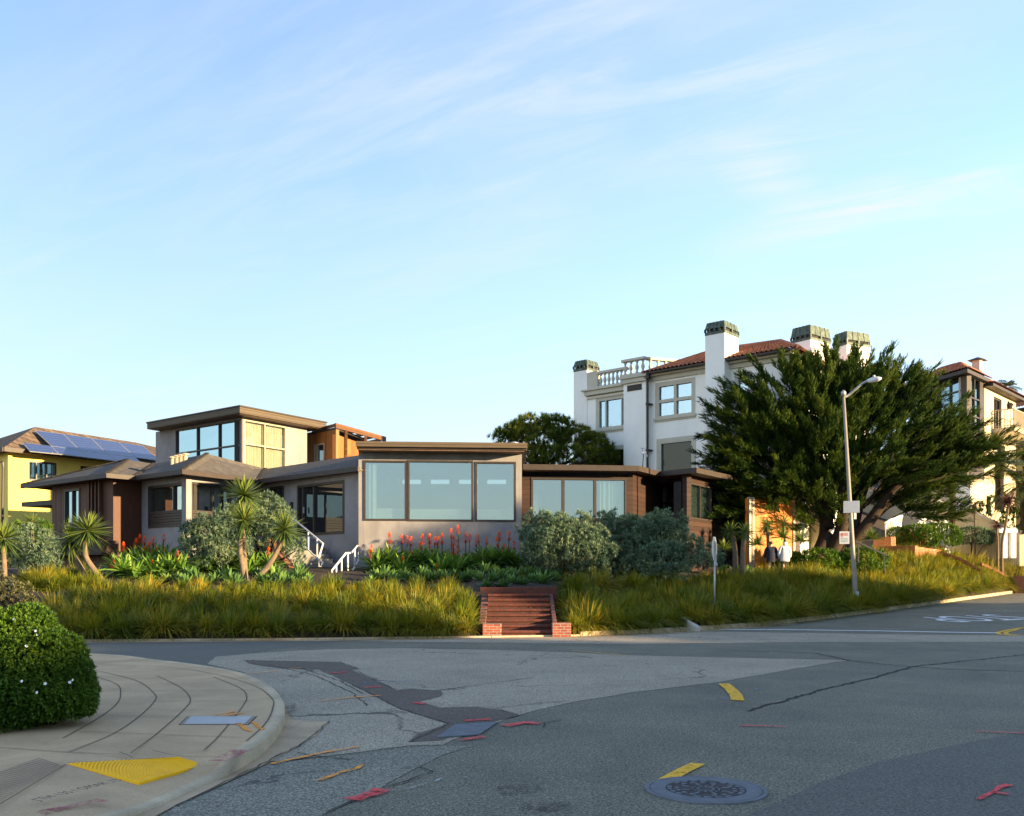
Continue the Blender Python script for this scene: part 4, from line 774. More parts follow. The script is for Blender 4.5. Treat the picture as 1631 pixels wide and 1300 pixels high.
    lines('road_cracks', [[(700, 1101), (760, 1092), (850, 1080)], [(790, 1129), (850, 1122), (900, 1118)], [(865, 1160), (870, 1152), (897, 1148)], [(640, 1225), (665, 1222), (690, 1231), (600, 1262), (520, 1296)], [(430, 1060), (500, 1076), (560, 1104), (585, 1125)], [(480, 1065), (540, 1085), (580, 1106)], [(470, 1200), (500, 1205), (560, 1211)], [(960, 1060), (1000, 1065), (1050, 1064)]], .016, M['crack'], 3, jag=.02)
    lines('road_cracks', [[(388, 1052), (540, 1055), (572, 1066)], [(568, 1070), (632, 1100), (655, 1098), (702, 1102), (703, 1108)], [(720, 1128), (780, 1127), (827, 1141)], [(655, 1183), (715, 1154), (640, 1131), (560, 1091)], [(427, 1215), (480, 1187), (525, 1151)], [(275, 1287), (350, 1253), (427, 1215)]], .012, M['crack'], 4, jag=.02)
    # markings
    lines('stop_line', [[(1148, 1003.5), (1250, 1003.5), (1400, 1005.5), (1500, 1007.5), (1588, 1008.7)]], .24, M['p_white'], 3)
    V, Q = [], []
    for dx in (0, 12):
        ribbon(V, Q, [RG(*p) for p in ((1700, 990), (1660, 996.5), (1625, 1001), (1605 + dx, 1004), (1589 + dx, 1008), (1592 + dx, 1011), (1610 + dx, 1012.5), (1650, 1013.5), (1700, 1014))][: (7 if dx else 9)], .13, 3)
    mesh_np('centre_line', V, Q, M['p_yellow'])['kind'] = 'structure'
    V, Q = [], []
    for p in ([(1153, 1090), (1165, 1100), (1172, 1108), (1175, 1117)],): ribbon(V, Q, [RG(*q) for q in p], .17, 3, None, 0)
    ribbon(V, Q, [RG(*q) for q in ((1112, 1218), (1085, 1231), (1053, 1249))], .13, 3, None, 0); ribbon(V, Q, [RG(*q) for q in ((912, 1037), (960, 1041), (1000, 1045))], .05, 3, None, .02)
    mesh_np('lane_dashes', V, Q, M['p_yellow'])['kind'] = 'structure'
    lines('orange_markings', [[(432, 1219), (445, 1216), (490, 1206), (545, 1196), (572, 1191)], [(505, 1119), (555, 1113), (608, 1109)], [(388, 1075), (420, 1072), (447, 1070)], [(463, 1066), (480, 1065)]], .05, M['p_orange'], 4, jag=.008)
    lines('orange_markings', [[(380, 1153), (399, 1166)], [(401, 1151), (421, 1163)], [(340, 1141), (375, 1134)], [(352, 1142), (388, 1136)]], .05, M['p_orange'], 2, z=.132, jag=.01)
    lines('orange_markings', [[(505, 1245), (545, 1232), (580, 1221)]], .05, M['p_orange'], 4, jag=.03)
    lines('red_markings', [[(525, 1073), (552, 1072)], [(582, 1096), (606, 1096)], [(655, 1121), (672, 1124)], [(738, 1149), (780, 1147)], [(730, 1180), (774, 1176)], [(800, 1157), (835, 1153), (858, 1155)], [(560, 1277), (604, 1259)]], .13, M['p_red'], 4, jag=.05)
    lines('red_markings', [[(1177, 1157), (1250, 1159)], [(1555, 1167), (1631, 1170)], [(1555, 1276), (1605, 1252)], [(1580, 1264), (1606, 1268)]], .05, M['p_red'], 4, jag=.015)
    lines('kerb_red_paint', [[(345, 1214), (365, 1205), (388, 1194)]], .16, M['p_redw'], 2, z=.132)
    lines('kerb_red_paint', [[(60, 1296), (120, 1284), (160, 1274)]], .12, M['p_redw'], 2, z=.09, jag=.03)
    lines('blue_markings', [[(578, 1089), (620, 1088), (670, 1086)], [(1140, 1115), (1165, 1113)], [(1200, 1100), (1215, 1099)]], .06, M['p_blue'], 4, jag=.03)
    lines('chalk_marks', [[(640, 1261), (690, 1247), (710, 1240), (785, 1242)], [(455, 1165), (485, 1150)]], .03, M['p_whitew'], 4, jag=.01)
    decal('pale_dust', [(980, 1275), (1060, 1278), (1160, 1283), (1240, 1268), (1330, 1262), (1260, 1290), (1180, 1310), (1040, 1310), (960, 1300)], M['p_dust'], 2, jag=.05)
    decal('dark_stain', [(790, 1255), (850, 1250), (870, 1262), (800, 1268)], M['p_oil'], 3, jag=.05); decal('dark_stain', [(820, 1283), (900, 1278), (920, 1290), (840, 1297)], M['p_oil'], 3, jag=.05); decal('dark_stain', [(450, 1128), (470, 1122), (476, 1132), (455, 1140)], M['p_oil'], 4, jag=.03)
    # words: STOP painted for drivers coming down the hill, and the stamp pressed into the ramp
    def words(name, body, mat, size, sx, org, ex, ey, lvl, zf, kind='structure', label=None):
        cu = bpy.data.curves.new(name, 'FONT'); cu.body = body; cu.size = size; cu.align_x = 'LEFT'; cu.resolution_u = 3; t = bpy.data.objects.new(name, cu); COL.objects.link(t); bpy.context.view_layer.update()
        me = bpy.data.meshes.new_from_object(t.evaluated_get(bpy.context.evaluated_depsgraph_get())); bpy.data.objects.remove(t); bm = bmesh.new(); bm.from_mesh(me); bmesh.ops.triangulate(bm, faces=bm.faces)
        bmesh.ops.subdivide_edges(bm, edges=[e for e in bm.edges if e.calc_length() > .3], cuts=3)
        for v in bm.verts: q = org + ex * (v.co.x * sx) + ey * v.co.y; v.co = (q.x, q.y, zf(q.x, q.y) + .004 * lvl)
        bm.to_mesh(me); bm.free(); me.materials.clear(); me.materials.append(mat); o = finish(bpy.data.objects.new(name, me)); o['kind'] = kind; return o
    A, B = RG(1607, 981.5), RG(1462, 987.5); ex = (B - A); ex.z = 0; wd = ex.length; ex.normalize(); top = RG(1545, 990.3); ey = Vector((ex.y * -1, ex.x, 0)); ey = Vector((-.12, -1, 0)).normalized() if False else ey
    words('stop_marking', 'STOP', M['p_white'], 4.6, wd / (4.6 * 2.62), A - ey * .9, ex, ey * .8, 3, lambda x, y: float(roadz(x, y)))
    p, q = G13(62, 1286, .1), G13(205, 1249, .1); e = (q - p).normalized(); nrm = Vector((-e.y, e.x, 0))
    words('ramp_stamp', "J'TH 13S / OMAR ,13", M['crack'], .13, (q - p).length / (.13 * 9.3), p, e, nrm, 9, lambda x, y: .105)
    p, q = G13(302, 1133), G13(357, 1131.5); e = (q - p).normalized(); nrm = Vector((-e.y, e.x, 0)); words('sidewalk_scrawl', 'ST -to-', M['p_whitew'], .1, (q - p).length / (.1 * 3.4), p, e, nrm, 2, lambda x, y: .132)
surfaces()
def street_bits():
    # tactile pad
    c = [G13(*p, z=z) for p, z in (((108, 1218), .13), ((222, 1249), .06), ((325, 1220), .045), ((285, 1208), .12))]; c = [v + Vector((0, 0, .01)) for v in c]
    t = thing('tactile_paving', 'bright yellow tactile paving panel on the corner kerb ramp', 'paving', sum(c, Vector()) / 4); MB().slab(c, .03).build('panel', M['tact'], t)
    d = MB(); n, m = 26, 18
    for i in range(n):
        for j in range(m):
            u, v = (i + .5) / n, (j + .5) / m; p = c[0].lerp(c[3], u).lerp(c[1].lerp(c[2], u), v); d.lathe([(.016, -.002), (.012, .006)], tuple(p), 6)
    o = d.build('domes', M['tact'], t, fix=False)
    # utility box lids
    t = thing('utility_cover', 'pale concrete utility box lid set into the sidewalk', 'cover', G13(345, 1148)); a = [G13(*p, z=.134) for p in ((284, 1154.5), (396, 1154.5), (410, 1141), (298, 1141))]; cc = sum(a, Vector()) / 4
    MB().slab(a, .02).build('frame', M['crack'], t); MB().slab([cc + (p - cc) * .965 + Vector((0, 0, .003)) for p in a], .02).build('collar', M['concrete_grey'], t); MB().slab([cc + (p - cc) * .86 + Vector((0, 0, .006)) for p in a], .02).build('lid', pm('pale_lid', (.42, .41, .4), .1, 4, .7, .15), t)
    t = thing('steel_plate', 'bluish steel plate cover set in the road between red paint marks', 'cover', RG(745, 1164)); MB().slab([RG(*p) + Vector((0, 0, .018)) for p in ((695, 1177), (763, 1172), (793, 1152), (725, 1156))], .012).build('plate', M['plate'], t)
    # manhole with cast pattern
    c = RG(1124, 1259); t = thing('manhole_cover', 'round blue grey iron manhole cover with cast pattern in the road', 'manhole', c); c = Vector((0, 0, c.z)) + Vector((c.x, c.y, 0)); r = .455
    q = MB(); q.lathe([(r, .0), (r, .012), (r - .035, .014), (r - .036, .006)], tuple(c), 48); q.build('ring', M['plate'], t)
    q = MB(); q.lathe([(r - .042, .002), (r - .042, .014), (.3, .014), (.298, .003)], tuple(c), 48)
    for rad, w0, w1, n in ((.27, .03, .05, 22), (.215, .03, .04, 17)):
        for i in range(n):
            if (i * 7 + int(rad * 100)) % 5 == 0: continue
            a = 2 * math.pi * i / n; q.box((c.x + rad * math.cos(a), c.y + rad * math.sin(a), c.z + .011), (w0, w1, .008), a)
    for i in range(8): a = math.pi / 4 * i + .2; q.box((c.x + .16 * math.cos(a), c.y + .16 * math.sin(a), c.z + .011), (.06, .022, .008), a)
    for rad in (.06, .1):
        for i in range(14): a = 2 * math.pi * i / 14; q.box((c.x + rad * math.cos(a), c.y + rad * math.sin(a), c.z + .0105), (.016, .02, .007), a)
    q.build('cover_pattern', M['plate'], t); q = MB(); q.lathe([(.297, .001), (.297, .008)], tuple(c), 40); q.lathe([(.125, .002), (.12, .0095)], tuple(c), 24); q.build('lid', M['rust'], t)
    # brick steps
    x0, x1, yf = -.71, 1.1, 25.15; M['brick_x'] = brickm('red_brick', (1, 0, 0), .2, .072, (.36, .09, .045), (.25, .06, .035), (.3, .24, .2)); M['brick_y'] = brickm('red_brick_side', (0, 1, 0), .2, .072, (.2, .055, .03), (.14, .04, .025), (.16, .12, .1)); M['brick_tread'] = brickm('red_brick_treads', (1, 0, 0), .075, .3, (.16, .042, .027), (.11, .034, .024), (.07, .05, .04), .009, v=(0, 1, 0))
    M['brick_riser'] = brickm('red_brick_risers', (1, 0, 0), .075, .12, (.13, .037, .025), (.095, .03, .022), (.055, .042, .034), .009)
    t = thing('brick_steps', 'red brick garden steps with two low brick piers at the kerb', 'steps', (.2, 25.4, .1)); n = 8; rz, go = .135, .34
    for i in range(n):
        yy = yf + .25 + i * go; z = .03 + i * rz
        q = MB(); q.box(((x0+x1)/2, yy + .18, z + rz / 2 - .03), (x1 - x0, .34, rz - .055)); q.build('riser', M['brick_riser'], t)
        q = MB(); q.box(((x0+x1)/2, yy + .155, z + rz - .026), (x1 - x0, .39, .062)); q.build('tread', M['brick_tread'], t, bevel=.008)
    yb = yf + .25 + n * go; q = MB(); q.box(((x0+x1)/2 - .0, yb + .25, .55), (x1 - x0 + .5, .3, 1.52)); q.build('back_wall', M['brick_riser'], t, bevel=.012)
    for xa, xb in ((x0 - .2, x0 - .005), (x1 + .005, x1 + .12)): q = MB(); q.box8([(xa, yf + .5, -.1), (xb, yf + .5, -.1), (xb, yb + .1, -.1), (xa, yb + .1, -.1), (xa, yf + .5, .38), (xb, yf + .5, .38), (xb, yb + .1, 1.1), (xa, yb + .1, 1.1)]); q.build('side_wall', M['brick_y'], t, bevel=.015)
    for xa, xb, h in ((x0 - .03, x0 + .47, .37), (x1 - .02, x1 + .48, .4)):
        xa, xb = (xa - .05, xb - .05) if xa < 0 else (xa, xb); q = MB(); q.box(((xa+xb)/2, yf + .3, h / 2 - .02), (xb - xa, .5, h)); q.build('pier', M['brick_x'], t, bevel=.012)
    # stone stairs with white rails
    B0, T0 = P(527, 925, 34.3), P(466, 852, 39.6); dd = Vector((T0.x - B0.x, T0.y - B0.y, 0)); L_ = dd.length; dd.normalize(); sd = Vector((dd.y, -dd.x, 0)); n = 12; rise = (T0.z - B0.z + .2) / n; go = L_ / n; wdt = 1.5
    t = thing('stone_stairs', 'grey stone garden stairs with white tube handrails climbing to the glass door', 'stairs', B0)
    for i in range(n):
        q = MB(); a = B0 + dd * (i * go); z0, z1 = B0.z - .3 + (i - 1) * rise, B0.z - .2 + i * rise; lw = -wdt * .55 if i > 2 else -wdt * .62
        f = [a + sd * lw, a + sd * (wdt * .6), a + dd * (go + .04) + sd * (wdt * .6), a + dd * (go + .04) + sd * lw]; q.prism([p[:2] for p in f], z0 - .3, z1); q.build('step', M['stone'], t, bevel=.012)
    q = MB(); q.prism([(T0 + sd * a + dd * b)[:2] for a, b in ((-.9, 0.02), (1.0, .02), (1.0, 1.4), (-.9, 1.4))], T0.z - 1, T0.z - .04); q.build('landing', M['stone'], t)
    s0, s1 = B0 + dd * .8 - sd * (wdt * .55 + .01), B0 + dd * L_ - sd * (wdt * .55 + .01); q = MB(); o2 = -sd * .25
    q.box8([(s0.x, s0.y, .9), (s1.x, s1.y, .9), ((s1+o2).x, (s1+o2).y, .9), ((s0+o2).x, (s0+o2).y, .9), (s0.x, s0.y, B0.z + .12), (s1.x, s1.y, T0.z - .1), ((s1+o2).x, (s1+o2).y, T0.z - .1), ((s0+o2).x, (s0+o2).y, B0.z + .12)]); q.build('stair_wall', M['terracotta'], t)
    h = MB(); a = [P(456, 817, 38.6), P(514.5, 866, 35.6), P(508.5, 886, 35.3), P(507.5, 903, 35.2)]; h.tube(a, .035, 8); a = [P(480, 865, 37.2), P(492, 877, 36.4), P(508, 892, 35.5), P(514, 896, 35.4), P(510.5, 903, 35.3)]; h.tube(a, .028, 8)
    for p, r in ((P(491, 848, 36.5), P(491, 877, 36.5)), (P(505, 859, 35.9), P(505, 889, 35.7))): h.tube([p, r], .03, 8)
    h.build('handrail', M['wmetal'], t, smooth=True)
    h = MB(); a = [P(529, 934, 33.9), P(529, 909, 33.9), P(551, 881, 34.6), P(559.5, 881, 34.8), P(569.5, 869.5, 35.3), P(571, 893, 35.4), P(560, 912, 34.9), P(551, 912, 34.7), P(543, 924, 34.4)]; h.tube(a, .038, 8)
    for px, y0, y1, Y in ((535.5, 901, 930, 34.1), (544, 890, 922, 34.4), (554, 881, 916, 34.7), (565, 875, 906, 35.1)): h.tube([P(px, y0, Y), P(px, y1, Y)], .032, 8)
    h.build('handrail', M['wmetal'], t, smooth=True)
    # stop sign seen from the back edge
    b = RG(1141, 1001); b = Vector((b.x, b.y + .3, b.z)); Y = b.y; t = thing('stop_sign', 'octagonal road sign seen from behind on a thin steel post in the grass', 'sign', b)
    q = MB(); tp = P(1138.5, 862, Y); q.tube([(b.x, b.y, b.z - .1), tp], .03, 8); q.build('post', M['metal'], t, smooth=True); c = P(1140, 874, Y); a = math.radians(66); ud = Vector((math.cos(a), math.sin(a), 0)); nd = Vector((ud.y, -ud.x, 0)); R8 = .405; q = MB()
    ring = [c + ud * (R8 * math.cos(math.pi / 8 + i * math.pi / 4)) + Vector((0, 0, R8 * math.sin(math.pi / 8 + i * math.pi / 4))) - nd * .04 for i in range(8)]; k = len(q.v); q.v += [tuple(p) for p in ring] + [tuple(p - nd * .006) for p in ring]; q.f += [tuple(range(8)), tuple(range(15, 7, -1))] + [(i, (i+1) % 8, 8 + (i+1) % 8, 8 + i) for i in range(8)]
    q.build('sign_panel', pm('bare_aluminium', (.5, .51, .5), .06, 5, .45, .03, metal=.3), t); q = MB(); q.bar(c + Vector((0, 0, -.5)), c + Vector((0, 0, .2)), .05, .03); q.box((c.x, c.y, c.z - .5), (.09, .09, .1)); q.build('bracket', M['metal'], t)
    # street lamp
    b = P(1364, 974.5, 36); t = thing('street_lamp', 'tall tapered grey street lamp leaning at the kerb with curved arm', 'street lamp', b); top = P(1343.5, 626, 36); top.z = top.z; q = MB(); q.tube([b - Vector((0, 0, .3)), b + (top - b) * .12, top], [.1, .092, .05], 16); q.build('pole', pm('galvanised_pole', (.23, .2, .16), .12, 3, .5, .1, 20), t, smooth=True)
    q = MB(); q.lathe([(.22, -.1), (.22, .03), (.15, .06)], tuple(b), 14); k = b + (top - b) * .07; q.tube([k - Vector((0, .02, .18)), k + Vector((0, -.02, .2))], [.118, .115], 14); q.build('base_collar', M['metal'], t, smooth=True)
    q = MB(); q.lathe([(.09, -.12), (.1, .02), (.04, .1)], tuple(top), 12); a = [P(1345, 633, 36), P(1352, 629, 36), P(1362, 621, 35.9), P(1373, 611.5, 35.8), P(1382, 607, 35.7)]; q.tube(smooth_line(a, 4), .045, 10); q.build('arm', M['metal'], t, smooth=True)
    q = MB(); l0, l1 = P(1380, 607.5, 35.75), P(1404, 602.5, 35.4); q.tube([l0, l0.lerp(l1, .15), l0.lerp(l1, .4), l0.lerp(l1, .8), l1], [.045, .075, .105, .09, .03], 12); h = q.build('lamp_head', pm('pale_lamp_head', (.6, .6, .58), .05, 5, .4, .02), t, smooth=True); q = MB(); m = l0.lerp(l1, .5); q.lathe([(.05, .11), (.05, .16), (.02, .18)], tuple(m), 10); q.build('photocell', M['metal'], h)
    ptat = lambda py: b + (top - b) * ((974.5 - py) / (974.5 - 626))
    wp = pm('sign_white', (.5, .5, .49), .06, 5, .5, .02)
    def plate(px0, py0, px1, py1, Y, yaw, name, mat, th=.012):
        c = P((px0+px1)/2, (py0+py1)/2, Y); hw = (px1 - px0) / F * Y / 2; hh = (py1 - py0) / F * Y / 2; q = MB(); q.box((c.x, c.y, c.z), (2*hw, th, 2*hh), yaw); return c, hw, hh, q.build(name, mat, t, bevel=.02 if hw > .2 else 0)
    plate(1344, 798, 1368, 817, 35.82, math.radians(-20), 'sign_panel', wp); q = MB()
    for py in (801, 814): p = ptat(py); q.lathe([(.115, -.02), (.115, .02)], tuple(p), 14)
    q.build('clamp', M['metal'], t); plate(1360, 817, 1364, 827, 35.82, 0, 'sign_tab', wp)
    c, hw, hh, o = plate(1337.5, 846.5, 1352.5, 866.5, 35.86, math.radians(-12), 'parking_sign', wp); ex = Vector((math.cos(math.radians(-12)), math.sin(math.radians(-12)), 0)); nf = Vector((ex.y, -ex.x, 0))
    red = pm('sign_red', (.4, .1, .08), .05, 5, .5, 0); grn = pm('sign_green', (.25, .32, .3), .05, 5, .5, 0)
    q = MB(); pc = c + ex * (-hw * .5) + Vector((0, 0, hh * .5)) + nf * .008; k = len(q.v); q.v += [tuple(pc + ex * (.06 * math.cos(i * math.pi / 8)) + Vector((0, 0, .06 * math.sin(i * math.pi / 8)))) for i in range(16)]; q.f.append(tuple(range(k, k + 16)))
    for i, (u, v, w, h) in enumerate(((.3, .62, .07, .018), (.3, .4, .07, .018), (-.5, .12, .05, .015))): pp = c + ex * (hw * u) + Vector((0, 0, hh * v)) + nf * .008; q.poly([pp + ex * a + Vector((0, 0, b_)) for a, b_ in ((-w, -h), (w, -h), (w, h), (-w, h))])
    q.build('red_print', red, o, fix=False); q = MB()
    for v in (-.15, -.4, -.65): pp = c + Vector((0, 0, hh * v)) + nf * .008; q.poly([pp + ex * a + Vector((0, 0, b_)) for a, b_ in ((-.13, -.02), (.13, -.02), (.11, .02), (-.13, .02))])
    q.build('green_print', grn, o, fix=False)
    # pale kerb block
    c = RG(1107, 1006); q = MB(); y = c.y; q.prism([(c.x - .22, y + .1), (c.x + .16, y), (c.x + .2, y + .4), (c.x - .3, y + .5)], c.z - .1, [c.z + .36, c.z + .1, c.z + .16, c.z + .42]); o = q.build('concrete_block', pm('pale_concrete', (.5, .47, .42), .15, 5, .85, .3), bevel=.03); tag(o, 'pale tilted concrete block at the kerb beside the grass', 'concrete block')
    # weather station on the brown roof
    c = P(1023, 744, 43); t = thing('weather_station', 'small weather station on a thin mast above the brown roof', 'weather station', c); q = MB(); q.tube([c - Vector((0, 0, .3)), P(1025, 722, 43)], .02, 6); q.build('mast', M['iron'], t); m = P(1025.5, 721, 43); q = MB(); q.box((m.x, m.y, m.z), (.22, .14, .12)); q.box((m.x + .14, m.y, m.z - .14), (.05, .05, .12)); q.build('sensor_box', M['wmetal'], t, bevel=.02); q = MB(); q.box((m.x - .06, m.y, m.z + .2), (.18, .02, .015)); q.tube([(m.x - .06, m.y, m.z), (m.x - .06, m.y, m.z + .2)], .008, 6); q.build('wind_vane', M['iron'], t)
street_bits()
# ---------------------------------------------------------------- plants
def unit(a): return a / np.maximum(np.linalg.norm(a, axis=1, keepdims=True), 1e-9)
def blades(base, d, L, Wd, droop=0.0, segs=3, prof=(.7, 1, .7, .05), tint=None, flat=None):
    base = np.asarray(base, float); d = unit(np.asarray(d, float)); n = len(base); L = np.broadcast_to(np.asarray(L, float), (n,)); Wd = np.broadcast_to(np.asarray(Wd, float), (n,)); droop = np.broadcast_to(np.asarray(droop, float), (n,))
    side = np.cross(d, np.array([0, 0, 1.0])) if flat is None else np.cross(d, flat); bad = np.linalg.norm(side, axis=1) < .05; side[bad] = RNG.normal(size=(bad.sum(), 3)); side = unit(side)
    if flat is None: side = unit(side + .5 * RNG.normal(size=(n, 3)) * .6)
    V = np.zeros((n, segs + 1, 2, 3))
    for k in range(segs + 1):
        t = k / segs; c = base + d * (L * t)[:, None]; c[:, 2] -= droop * L * t * t
        V[:, k, 0] = c - side * (Wd * prof[k] / 2)[:, None]; V[:, k, 1] = c + side * (Wd * prof[k] / 2)[:, None]
    i = np.arange(n * (segs + 1) * 2).reshape(n, segs + 1, 2); Q = np.stack([i[:, :-1, 0], i[:, :-1, 1], i[:, 1:, 1], i[:, 1:, 0]], -1).reshape(-1, 4)
    T = np.repeat(RNG.random(n) if tint is None else np.broadcast_to(tint, (n,)), (segs + 1) * 2); return V.reshape(-1, 3), Q, T
class NP:
    def __init__(s): s.V = []; s.Q = []; s.T = []; s.n = 0
    def add(s, vqt): V, Q, T = vqt; s.V.append(V); s.Q.append(Q + s.n); s.T.append(T); s.n += len(V); return s
    def build(s, name, mat, par=None): return mesh_np(name, np.concatenate(s.V), np.concatenate(s.Q), mat, par, np.clip(np.concatenate(s.T), 0, 1))
def sph(n, zmin=-1.0):
    z = RNG.uniform(zmin, 1, n); a = RNG.uniform(0, 2 * np.pi, n); r = np.sqrt(1 - z * z); return np.stack([r * np.cos(a), r * np.sin(a), z], 1)
def onG(px, py, lo=24.5, hi=37.0, dflt=31.0):
    Y = lo
    while Y < hi:
        p = P(px, py, Y)
        if p.z <= gz(p.x, p.y): return Vector((p.x, p.y, gz(p.x, p.y)))
        Y += .1
    p = P(px, py, dflt); return Vector((p.x, p.y, min(p.z, gz(p.x, p.y))))
def objrand(m, stops_shift=.35):               # each copy of a clump leans greener or more golden
    nt = m.node_tree; N = nt.nodes; L = nt.links; r = [x for x in N if x.type == 'VALTORGB'][0]; lk = r.inputs[0].links[0]; src = lk.from_socket; L.remove(lk)
    oi = N.new('ShaderNodeObjectInfo'); a = N.new('ShaderNodeMath'); a.operation = 'MULTIPLY_ADD'; L.new(oi.outputs['Random'], a.inputs[0]); a.inputs[1].default_value = stops_shift
    s_ = N.new('ShaderNodeMath'); s_.operation = 'MULTIPLY'; L.new(src, s_.inputs[0]); s_.inputs[1].default_value = 1 - stops_shift; L.new(s_.outputs[0], a.inputs[2]); L.new(a.outputs[0], r.inputs[0]); return m
def settle(px, py, Y0, r=3.0):                  # the spot near depth Y0 where the slope shows at this pixel
    Y = np.linspace(max(24.0, Y0 - r), Y0 + r, 61); X = (px - CX) / F * Y; g = GZ(X, Y); e = np.abs(EYE + (HY - py) / F * Y - g) + .03 * np.abs(Y - Y0); i = int(np.argmin(e)); return Vector((X[i], Y[i], g[i]))
M['grass'] = objrand(leafm('bank_grass', [(0, (.05, .085, .006)), (.4, (.125, .155, .01)), (.75, (.23, .2, .015)), (1, (.46, .28, .03))], .35), .4)
M['gold'] = objrand(leafm('golden_grass', [(0, (.09, .1, .015)), (.5, (.2, .18, .03)), (1, (.4, .32, .08))], .4), .3)
M['aloe'] = leafm('aloe_leaf', [(0, (.04, .1, .016)), (.6, (.11, .22, .03)), (1, (.26, .36, .06))], .2, .45); M['agave'] = objrand(leafm('agave_leaf', [(0, (.03, .08, .025)), (.6, (.09, .18, .045)), (1, (.24, .34, .08))], .15, .45), .3)
M['flower'] = leafm('aloe_flower', [(0, (.6, .07, .015)), (.6, (.85, .17, .025)), (1, (.9, .3, .06))], .3, .5); M['draco'] = leafm('dragon_tree_leaf', [(0, (.05, .085, .02)), (.6, (.1, .15, .03)), (1, (.2, .24, .05))], .2, .4)
M['bark_p'] = pm('pale_bark', (.15, .11, .07), .3, 9, .9, .6, 26); M['bark'] = pm('brown_bark', (.036, .022, .013), .4, 6, .95, .8, 20); M['stem'] = pm('green_stem', (.09, .08, .03), .2, 9, .8, 0)
M['echium'] = leafm('grey_green_leaf', [(0, (.06, .115, .075)), (.5, (.135, .205, .13)), (1, (.26, .31, .17))], .15, .7, .2); M['cypress'] = leafm('cypress_spray', [(0, (.016, .038, .009)), (.5, (.044, .084, .015)), (1, (.125, .155, .023))], .2, .7, .15)
M['pine'] = leafm('pine_needle', [(0, (.04, .075, .01)), (.5, (.11, .155, .02)), (1, (.27, .25, .035))], .2, .7, .15); M['hedge'] = leafm('hedge_leaf', [(0, (.025, .07, .008)), (.5, (.065, .14, .014)), (1, (.15, .24, .03))], .25, .5); M['palm'] = leafm('palm_leaf', [(0, (.025, .045, .012)), (1, (.11, .13, .03))], .2, .45)
M['cordy'] = leafm('purple_cordyline_leaf', [(0, (.05, .022, .028)), (1, (.14, .06, .06))], .2, .45); M['petal'] = pm('white_petal', (.8, .8, .76), .03, 9, .6, 0); M['shrubby'] = leafm('olive_shrub_leaf', [(0, (.05, .05, .03)), (.6, (.11, .11, .05)), (1, (.2, .2, .06))], .25, .6)
def grass_mesh(k, mat, n=540, h=.7, wid=.017, lean=1.0):
    a = RNG.uniform(0, 2 * np.pi, n); e = np.radians(90 - np.abs(RNG.normal(0, 31, n)) - 5); b = np.stack([np.cos(a) * RNG.uniform(0, .16, n), np.sin(a) * RNG.uniform(0, .16, n), np.zeros(n) - .03], 1)
    e = np.clip(e, .3, 1.5); wx, wy = RNG.uniform(-.18, .18, 2); d = np.stack([np.cos(a) * np.cos(e) + wx, np.sin(a) * np.cos(e) + wy, np.sin(e)], 1); L = h * RNG.uniform(.55, 1.25, n); dr = RNG.uniform(.3, .95, n) * np.clip(np.cos(e) * 1.6 + .25, 0, 1); d[:, :2] *= 1.15
    o = NP().add(blades(b, d, L, wid * RNG.uniform(.7, 1.3, n), dr, 4, (.9, 1, .8, .5, .08), RNG.random(n))).build('grass_clump', mat); me = o.data; bpy.data.objects.remove(o); return me
GM = [grass_mesh(k, M['grass']) for k in range(8)]; GD = [grass_mesh(k, M['gold'], 200, .8) for k in range(4)]
def grass_at(me, x, y, s, label, group, z=None):
    o = bpy.data.objects.new('grass_clump', me); COL.objects.link(o); o.location = (x, y, gz(x, y) if z is None else z); o.rotation_euler = (0, 0, random.uniform(0, 6.28)); k = s * random.uniform(.78, 1.18); o.scale = (k * random.uniform(1.0, 1.3), k * random.uniform(1.0, 1.3), k * random.uniform(.85, 1.1)); o.rotation_euler = (random.uniform(-.12, .12), random.uniform(-.12, .12), o.rotation_euler.z); return tag(o, label, 'ornamental grass', group)
